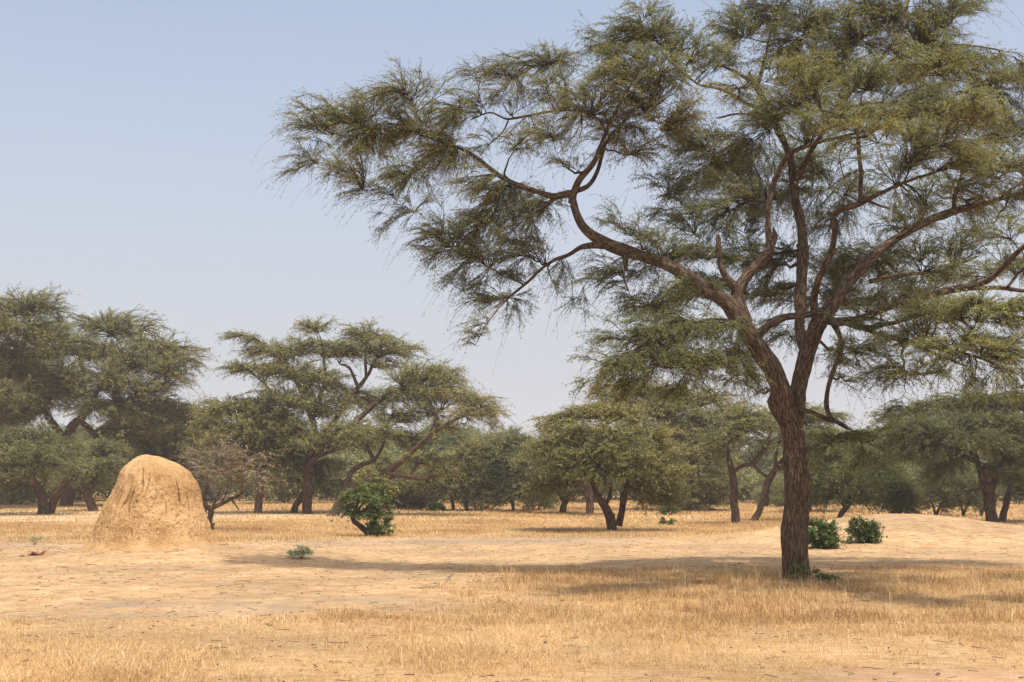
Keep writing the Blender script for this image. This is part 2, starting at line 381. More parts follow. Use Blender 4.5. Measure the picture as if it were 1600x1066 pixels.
def grow(name, root, limbs, pads, s=1.0, leafmat=None, bark=None, twigmat=None, seed=1, tone=0.4, leaf=(0.05, 0.017), n_br=30, n_tw=5, n_lf=12,
         sides=10, droop=0.25, tw_len=0.38, label=None, cat="tree", group=None, rough_trunk=0.0, step=0.12, upbias=0.35, outw=0.5, limb_w=0.86, ext=0.5):
    """root: world base. limbs: lists of (x,y,z,r) in world. pads: (C(3), R(3), dens, tone shift, leafiness)"""
    R_ = np.random.default_rng(seed); root = np.asarray(root, float)
    tr = empty(name, root)
    tb = Buf(); nodes, ndir, nrad = [], [], []
    for li, lm in enumerate(limbs):
        C = catmull(np.array(lm, float), step); C[:, 3] = np.maximum(C[:, 3], 0.004)
        P = C[:, :3]; k = len(P)
        wob = vnoise(np.stack([np.arange(k) * step * 1.3, np.full(k, li * 7.1), np.full(k, seed)], -1), 11), vnoise(np.stack([np.arange(k) * step * 1.3, np.full(k, li * 7.1 + 50), np.full(k, seed)], -1), 12)
        env = np.minimum(np.arange(k) / 4, 1)[:, None]
        P = P + env * np.stack([wob[0], wob[1], 0.4 * wob[0]], -1) * C[:, 3:4] * 0.38
        w3 = [vnoise(np.stack([np.arange(k) * step * 4.2, np.full(k, li * 5.1 + 9 * q_), np.full(k, seed)], -1), 17 + q_) for q_ in range(3)]
        P = P + env * np.stack(w3, -1) * np.minimum(C[:, 3:4], .05 * s) * 0.3
        rr = C[:, 3] * limb_w * (1 + (0.17 - 0.09 * sstep(.08, .2, C[:, 3])) * vnoise(np.stack([np.arange(k) * step * 3.1, np.full(k, li * 3.3), np.full(k, 5.0)], -1), 13))
        rr[-1] *= 0.5
        V, Q, A = tubes(P[None], rr[None], sides)
        if rough_trunk > 0:
            ctr = np.repeat(P, sides, 0); o = V - ctr; rl = np.linalg.norm(o, axis=1, keepdims=True); u = o / (rl + 1e-9)
            tw = A[:, 2] * 0.9; ca, sa = np.cos(tw), np.sin(tw)
            q = np.stack([u[:, 0] * ca - u[:, 1] * sa, u[:, 0] * sa + u[:, 1] * ca, A[:, 2] * 0.35], -1)
            w = rough_trunk * (0.5 * vnoise(q * np.array([2.2, 2.2, 1.2]), 3) + 0.34 * -np.abs(vnoise(q * np.array([5, 5, 3.0]), 4)) + 0.22 * vnoise(q * np.array([11, 11, 9.0]), 5))
            V = ctr + o * (1 + w[:, None])
        tb.add(V - root, Q, A)
        nodes.append(P); nrad.append(rr); ndir.append(norm(np.gradient(P, axis=0)))
    V, Q, A = tb.get()
    quad_mesh("trunk", V, Q, bark or M_BARK2, tr, smooth=True, vattr={"bark": A})
    nodes = np.concatenate(nodes); nrad = np.concatenate(nrad); ndir = np.concatenate(ndir)
    nown = np.full(len(nodes), -1)
    cen = np.mean([p[0] for p in pads], 0); ctr_ax = np.array([root[0], root[1], 0])
    # branch to each pad, nearest pads first
    order = sorted(range(len(pads)), key=lambda k: np.min(np.linalg.norm(nodes - pads[k][0], axis=1)))
    B1 = []
    for k in order:
        C, Rd = np.array(pads[k][0], float), np.array(pads[k][1], float)
        dist = np.linalg.norm(nodes - C, axis=1)
        above = np.maximum(nodes[:, 2] - C[2], 0)
        cost = dist + 0.5 * above - 0.6 * np.minimum(nrad, 0.15 * s)
        j = int(np.argmin(cost)); P0 = nodes[j]; d = C - P0; dl = np.linalg.norm(d)
        outv = norm(C - np.array([root[0], root[1], C[2]])) * 0.7 + R_.normal(0, 0.3, 3); outv[2] *= 0.3
        P3 = C + outv * Rd * 0.45 - np.array([0, 0, 0.25 * Rd[2]])
        dd = norm(P3 - P0); L_ = np.linalg.norm(P3 - P0)
        P1 = P0 + (0.5 * ndir[j] * np.sign(np.dot(ndir[j], dd) + 1e-6) + 0.5 * dd + R_.normal(0, 0.12, 3)) * L_ * 0.4
        P2 = P3 - (dd + R_.normal(0, 0.3, 3) + np.array([0, 0, -0.1])) * L_ * 0.3
        path = bez(P0[None], P1[None], P2[None], P3[None], 10)[0]
        path[1:-1] += R_.normal(0, 0.025, (8, 3)) * min(L_, 1.5 * s)
        B1.append([k, j, path, min(nrad[j] * 0.75, (0.016 + 0.012 * L_) * s ** 0.5)])
        if nown[j] >= 0: B1[nown[j]][3] *= 1.15
        nodes = np.vstack([nodes, path[2:]]); nrad = np.concatenate([nrad, np.linspace(B1[-1][3], 0.01 * s ** .5, 8)])
        ndir = np.vstack([ndir, norm(np.gradient(path, axis=0))[2:]]); nown = np.concatenate([nown, np.full(8, len(B1) - 1)])
    b1 = Buf(); P = np.array([x[2] for x in B1]); r0 = np.array([x[3] for x in B1])
    V, Q, A = tubes(P, r0[:, None] * (1 - 0.65 * np.linspace(0, 1, 10))[None] ** 1, 6); b1.add(V - root, Q, A)
    # branchlets
    S0, S1, D1, TN, LF, UP = [], [], [], [], [], []
    for k, j, path, r in B1:
        C, Rd, dens, tsh, leafy = pads[k]; C = np.array(C, float); Rd = np.array(Rd, float)
        n = max(4, int(n_br * dens * (Rd[0] * Rd[1] + Rd[0] * Rd[2] * 2) / 3.0 / (s * s) * 4))
        u = norm(R_.normal(0, 1, (n, 3))); u[:, 2] = u[:, 2] * 0.9 + upbias * 0.5; rad = R_.random(n) ** (1 / 2.6)
        tgt = C + u * rad[:, None] * Rd * (1 + 0.22 * R_.normal(0, 1, (n, 1)).clip(-1.5, 2.2))
        near = np.vstack([path[3:], nodes[np.argsort(np.linalg.norm(nodes - C, axis=1))[:14]]])
        near = near[np.linalg.norm((near - C) / Rd, axis=1) < 2.2] if (np.linalg.norm((near - C) / Rd, axis=1) < 2.2).any() else path[4:]
        ov = tgt - np.array([root[0], root[1], 0]); ov[:, 2] = 0; ov = norm(ov); ov[:, 2] = -0.05
        Lb = Rd[0] * R_.uniform(.4, 1.25, (n, 1))
        dm = np.linalg.norm((tgt - ov * Lb)[:, None] - near[None], axis=2) + 0.12 * Rd[0] * R_.random((n, len(near)))
        st = near[np.argmin(dm, 1)]
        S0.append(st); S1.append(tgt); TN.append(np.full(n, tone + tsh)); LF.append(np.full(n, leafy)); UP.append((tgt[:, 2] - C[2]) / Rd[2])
    S0, S1, TN, LF, UP = map(np.concatenate, (S0, S1, TN, LF, UP)); n = len(S0)
    d = S1 - S0; L_ = np.linalg.norm(d, axis=1, keepdims=True); dn = d / (L_ + 1e-6)
    outv = S1 - np.array([root[0], root[1], 0]); outv[:, 2] = 0; outv = norm(outv)
    P1 = S0 + (dn * 0.8 + R_.normal(0, 0.2, (n, 3)) + np.array([0, 0, 0.22])) * L_ * 0.4
    P2 = S1 - (dn * 0.4 + outv * outw + np.array([0, 0, -droop]) + R_.normal(0, 0.16, (n, 3))) * L_ * 0.35
    K2 = 6; C2 = bez(S0, P1, P2, S1, K2)
    C2[:, 1:-1] += R_.normal(0, 0.02, (n, K2 - 2, 3)) * np.minimum(L_, 1.0 * s)[:, None]
    r2 = (0.0045 + 0.006 * np.minimum(L_, 2)) * s ** 0.75
    V, Q, A = tubes(C2, r2 * np.linspace(1, 0.4, K2)[None], 4); b1.add(V - root, Q, A)
        # twigs
    T2 = norm(np.gradient(C2, axis=1))
    i2 = np.repeat(np.arange(n), n_tw); m = len(i2)
    t = 0.22 + 0.78 * R_.random(m) ** 0.8; tk = t * (K2 - 1); k0 = np.minimum(tk.astype(int), K2 - 2); fr = (tk - k0)[:, None]
    B = C2[i2, k0] * (1 - fr) + C2[i2, k0 + 1] * fr; T = T2[i2, k0]
    lat = norm(np.cross(T, np.array([0, 0, 1.0]) + R_.normal(0, 0.35, (m, 3)))) * np.where(R_.random(m) < .5, -1, 1)[:, None]
    dirn = norm(T * 0.95 + lat * (0.25 + 0.5 * R_.random((m, 1))) + R_.normal(0, 0.15, (m, 3)) + outv[i2] * 0.25 + np.array([0, 0, 0.05]))
    tl = tw_len * s ** 0.6 * (0.45 + 0.9 * R_.random((m, 1))) * (0.6 + 0.4 * np.minimum(L_[i2], 1))
    E = B + dirn * tl + np.array([0, 0, -1]) * droop * tl * (0.3 + R_.random((m, 1)))
    K3 = 4; C3 = bez(B, B + dirn * tl * 0.35, E - (dirn + np.array([0, 0, -droop])) * tl * 0.3, E, K3)
    C3[:, 1:] += R_.normal(0, 0.022, (m, K3 - 1, 3)) * tl[:, None]
    r3 = 0.0027 * s ** 0.8
    # long fine shoots hanging past the tips
    ie = np.where(R_.random(n) < ext)[0]; me_ = len(ie); el = tw_len * s ** .6 * R_.uniform(.8, 2.0, (me_, 1))
    de = norm(T2[ie, -1] * .8 + outv[ie] * .4 + R_.normal(0, .25, (me_, 3)) + np.array([0, 0, -.1]))
    Ce = bez(C2[ie, -1], C2[ie, -1] + de * el * .35, C2[ie, -1] + de * el * .75 + np.array([0, 0, -.12]) * el, C2[ie, -1] + de * el + np.array([0, 0, -.42]) * el, K3)
    Ce[:, 1:] += R_.normal(0, .02, (me_, K3 - 1, 3)) * el[:, None]
    C3 = np.concatenate([C3, Ce]); i2 = np.concatenate([i2, ie]); m = len(C3)
    thin = np.concatenate([np.ones(m - me_), np.full(me_, .55)])
    V, Q, A = tubes(C3, np.linspace(1, 0.45, K3)[None] * r3 * np.ones((m, 1)), 3)
    b1.add(V - root, Q, A)
    # leaves
    i3 = np.repeat(np.arange(m), n_lf); keep = R_.random(len(i3)) < (thin * LF[i2] * (0.55 + 0.45 * np.clip(UP[i2] + 0.6, 0, 1)))[i3]; i3 = i3[keep]; q = len(i3)
    t = 0.1 + 0.95 * R_.random(q); tk = np.minimum(t, 0.999) * (K3 - 1); k0 = tk.astype(int); fr = (tk - k0)[:, None]
    B = C3[i3, k0] * (1 - fr) + C3[i3, k0 + 1] * fr; T = norm(C3[i3, k0 + 1] - C3[i3, k0])
    nr = norm(np.array([0, 0, 1.0]) + R_.normal(0, 0.5, (q, 3))); lat = norm(np.cross(T, nr)) * np.where(R_.random(q) < .5, -1, 1)[:, None]
    ax = norm(T * 0.55 + lat * 0.8 + R_.normal(0, 0.3, (q, 3)))
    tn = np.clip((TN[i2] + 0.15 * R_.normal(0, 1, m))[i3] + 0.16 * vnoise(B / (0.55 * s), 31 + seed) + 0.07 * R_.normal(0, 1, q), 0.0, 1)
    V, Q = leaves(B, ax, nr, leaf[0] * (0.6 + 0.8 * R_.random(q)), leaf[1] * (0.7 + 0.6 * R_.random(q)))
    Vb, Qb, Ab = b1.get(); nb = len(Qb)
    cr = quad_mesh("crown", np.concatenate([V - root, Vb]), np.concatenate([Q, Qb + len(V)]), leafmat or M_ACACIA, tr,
                   fattr={"tone": np.concatenate([tn, np.zeros(nb)])}, vattr={"bark": np.concatenate([np.zeros((len(V), 3)), Ab])})
    cr.data.materials.append(twigmat or M_TWIG)
    mi = np.zeros(len(cr.data.polygons), np.int32); mi[len(Q):] = 1; cr.data.polygons.foreach_set("material_index", mi)
    tag(tr, label, cat, group)
    return tr, q

def px_limbs(L, D):
    """limbs given as (px, py, width px, metres behind D)"""
    out = []
    for lm in L:
        o = []
        for p in lm:
            dd = p[3] if len(p) > 3 else 0.0
            P = at(p[0], p[1], D + dd); o.append((*P, p[2] * 0.5 * (D + dd) / F))
        out.append(o)
    return out
def px_pads(Pd, D, dr=0.95):
    out = []
    for p in Pd:
        cx, cy, rx, ry, dd = p[:5]; dens = p[5] if len(p) > 5 else 1.0; ts = p[6] if len(p) > 6 else 0.0; lf = p[7] if len(p) > 7 else 1.0
        k = (D + dd) / F; out.append((at(cx, cy, D + dd), np.array([rx * k, rx * k * dr, ry * k]), dens, ts, lf))
    return out

stats = {}
#--- the big acacia
root = ground_at(1243, 908); D = root[1]
limbs = [
 [(1243, 928, 92), (1243, 914, 74), (1243, 902, 60), (1243, 885, 51), (1242, 840, 46), (1241, 780, 44), (1240, 720, 43), (1236, 675, 45), (1230, 645, 48), (1216, 610, 36, -.05)],
 [(1236, 665, 34), (1228, 640, 38, -.05), (1213, 605, 34, -.1), (1195, 565, 32, -.15), (1180, 530, 32, -.2), (1165, 505, 33, -.25), (1147, 482, 34, -.3), (1115, 461, 27, -.4), (1085, 440, 25, -.5), (1055, 421, 25, -.6), (1020, 405, 24, -.7),
  (975, 392, 23, -.8), (940, 376, 21, -.9), (912, 356, 19, -.9), (897, 330, 16, -.9), (893, 308, 14, -.9)],
 [(893, 318, 13, -.9), (893, 302, 14, -.9), (870, 306, 12, -1), (845, 301, 11, -1.1), (800, 285, 9.5, -1.3), (765, 262, 8.5, -1.5), (735, 240, 7, -1.7), (690, 222, 4.5, -1.9), (640, 207, 3, -2.1), (580, 200, 2, -2.2), (520, 210, 1.4, -2.2)],
 [(893, 310, 13, -.9), (905, 280, 12, -.8), (925, 255, 11, -.7), (938, 230, 9, -.6), (948, 205, 7, -.5), (970, 160, 5, -.2), (1000, 110, 3, 0)],
 [(893, 300, 9, -.9), (918, 291, 9, -1.0), (932, 270, 8, -1.1), (941, 240, 7, -1.2), (952, 215, 5, -1.3), (985, 180, 3, -1.5)],
 [(868, 306, 9, -1), (858, 318, 7, -1.05), (852, 326, 3, -1.05)],
 [(948, 208, 5, -.5), (932, 184, 5, -.2), (890, 172, 4.6, .1), (840, 178, 4.4, .4), (795, 186, 4, .6), (765, 176, 3, .8), (735, 188, 2, 1)],
 [(795, 186, 3.4, .6), (786, 206, 3, .6), (765, 226, 2.4, .5), (748, 246, 1.6, .4)],
 [(955, 384, 14, -.85), (912, 386, 10, -1.1), (885, 400, 7, -1.3), (858, 411, 6, -1.5), (828, 438, 5, -1.7), (795, 465, 4, -1.9), (765, 500, 2.5, -2.0), (742, 540, 1.4, -2.1)],
 [(976, 395, 12, -.8), (978, 414, 9, -.85), (979, 424, 4, -.85)], [(978, 412, 4, -.85), (975, 435, 3, -.85), (984, 458, 2, -.9)],
 [(1165, 505, 26, -.25), (1152, 478, 24, -.2), (1152, 455, 20, -.15), (1140, 436, 14, -.2), (1128, 418, 11, -.3), (1124, 395, 10, -.35), (1120, 366, 9.5, -.4)],
 [(1150, 470, 18, -.2), (1158, 442, 16, 0), (1172, 424, 16, .1), (1190, 406, 16, .2), (1203, 391, 16, .25), (1200, 360, 11, .3), (1200, 330, 11, .3), (1208, 300, 11, .3), (1218, 265, 10.5, .2), (1232, 243, 9.5, .1),
  (1260, 228, 8, -.2), (1300, 218, 7, -.6), (1350, 206, 5, -1.0), (1400, 196, 3, -1.4), (1440, 180, 2, -1.6)],
 [(1203, 392, 12, .25), (1211, 372, 10, .3), (1208, 355, 5, .3)],
 [(1178, 530, 18, -.2), (1198, 510, 15, -.35), (1225, 497, 14, -.4), (1262, 492, 14, -.2), (1290, 486, 16, 0)],
 [(1240, 670, 30), (1243, 635, 34, .1), (1249, 600, 31, .15), (1256, 565, 30, .2), (1264, 532, 31, .2), (1276, 506, 31, .1), (1293, 486, 27, .05), (1312, 464, 24, .1), (1327, 440, 22, .3), (1345, 420, 19, .5), (1370, 395, 17, .8), (1400, 373, 16, 1.1),
  (1440, 350, 14.5, 1.5), (1487, 331, 13, 1.9), (1530, 320, 11, 2.3), (1575, 308, 8, 2.6), (1640, 295, 5, 3)],
 [(1490, 332, 9, 1.9), (1494, 305, 8, 1.9), (1500, 280, 5, 1.9), (1510, 240, 3, 1.8)],
 [(1276, 508, 16, .1), (1272, 470, 13, -.2), (1282, 430, 12, -.5), (1299, 397, 12, -.8), (1306, 360, 12.5, -1), (1303, 336, 12, -1.1), (1320, 326, 12, -1.2), (1345, 318, 11, -1.3), (1370, 305, 8.5, -1.5), (1400, 290, 7, -1.7), (1440, 276, 5, -2), (1490, 260, 3, -2.3)],
 [(1303, 345, 10, -1.1), (1298, 334, 8, -1.1), (1292, 331, 4, -1.1)],
 [(1343, 320, 9, -1.3), (1345, 280, 9, -1.4), (1342, 230, 8, -1.5), (1340, 190, 7, -1.6), (1346, 150, 4, -1.6)],
 [(1342, 235, 5, -1.5), (1325, 222, 4, -1.7), (1312, 240, 3, -1.8), (1318, 275, 2.2, -1.8), (1330, 300, 1.5, -1.8)],
 [(1358, 314, 5, -1.3), (1376, 322, 4, -1.3), (1392, 327, 1, -1.3)],
 [(1290, 500, 18, 0), (1330, 502, 15, -.5), (1380, 482, 14, -1), (1430, 466, 13, -1.4), (1480, 456, 12, -1.8), (1530, 444, 11, -2.2), (1565, 418, 10, -2.5), (1600, 386, 9, -2.8), (1660, 360, 6, -3.2)],
 [(1500, 452, 8, -1.9), (1560, 450, 8, -2.1), (1620, 455, 6, -2.3), (1680, 440, 4, -2.6)],
 [(1575, 448, 6, -2.2), (1600, 420, 5, -2), (1640, 405, 4, -1.8)],
 [(1360, 440, 10, .5), (1390, 432, 8, .6), (1430, 428, 7, .9), (1480, 420, 5, 1.4), (1530, 400, 3, 1.8)],
 [(1395, 376, 6, 1.1), (1420, 360, 5, .8), (1440, 340, 4.5, .6), (1450, 325, 3, .5)],
 [(1330, 440, 10, .3), (1342, 415, 8, .3), (1343, 395, 5, .3)],
 [(1310, 500, 13, -.1), (1345, 512, 11, -.5), (1390, 506, 9, -.9), (1440, 492, 8, -1.3), (1500, 482, 5, -1.7)],
 [(1345, 512, 8, -.5), (1400, 530, 6.5, -1.2), (1460, 543, 6, -1.9), (1520, 556, 4.5, -2.6), (1590, 585, 3, -3.2)],
 [(1420, 535, 5, -1.4), (1470, 556, 5, -2), (1510, 572, 4, -2.4)],
 [(1302, 505, 11, 0), (1312, 528, 9.5, -.1), (1311, 555, 9, -.2), (1299, 588, 8, -.3), (1292, 612, 7.5, -.3), (1291, 638, 9, -.3), (1302, 656, 6, -.4), (1325, 672, 3, -.5)],
 [(1246, 640, 12, 0), (1262, 643, 9, -.2), (1280, 650, 8, -.3), (1294, 656, 9, -.3), (1318, 664, 5, -.5), (1345, 690, 3, -.7), (1350, 730, 1.6, -.8)],
 [(1262, 560, 22, .25), (1252, 520, 21, .6), (1250, 440, 20, 1), (1252, 380, 18, 1.3), (1248, 330, 17, 1.5), (1240, 280, 16, 1.7), (1232, 240, 14, 1.8), (1212, 190, 12, 1.9), (1190, 148, 11, 1.9), (1180, 130, 11, 1.9)],
 [(1183, 136, 9, 1.9), (1165, 122, 8, 1.8), (1148, 112, 5, 1.7), (1110, 95, 3, 1.5)], [(1182, 135, 9, 1.9), (1190, 112, 7, 1.9), (1196, 85, 5.5, 2), (1205, 50, 4, 2), (1220, 0, 3, 2)], [(1186, 138, 8, 1.9), (1174, 124, 9, 1.9), (1169, 112, 4, 1.9)],
 [(1200, 168, 8, 1.9), (1165, 162, 7, 1.6), (1130, 140, 6, 1.3), (1090, 130, 4, 1), (1040, 90, 3, .8)],
 [(1210, 190, 6, 1.9), (1160, 178, 4, 2.2), (1120, 185, 3, 2.5)],
 [(1240, 290, 11, 1.7), (1268, 235, 10, 1.2), (1310, 170, 8, .6), (1360, 110, 7, .2), (1400, 60, 5.5, 0), (1420, 0, 4, 0), (1440, -60, 2, 0)],
 [(1360, 112, 5, .2), (1430, 80, 5, .6), (1500, 70, 4, 1), (1570, 80, 2.5, 1.4)],
 [(1310, 172, 6, .6), (1380, 160, 5, 1.2), (1460, 170, 4, 1.8), (1540, 180, 3, 2.4)],
 [(1180, 545, 9, -.2), (1160, 515, 7, -.8), (1130, 500, 6, -1.4), (1080, 505, 5, -2), (1030, 520, 4, -2.6), (980, 555, 2, -3)],
 [(1168, 560, 6, -.2), (1150, 545, 5, -.8), (1120, 555, 4, -1.4), (1080, 575, 3, -2)],
]
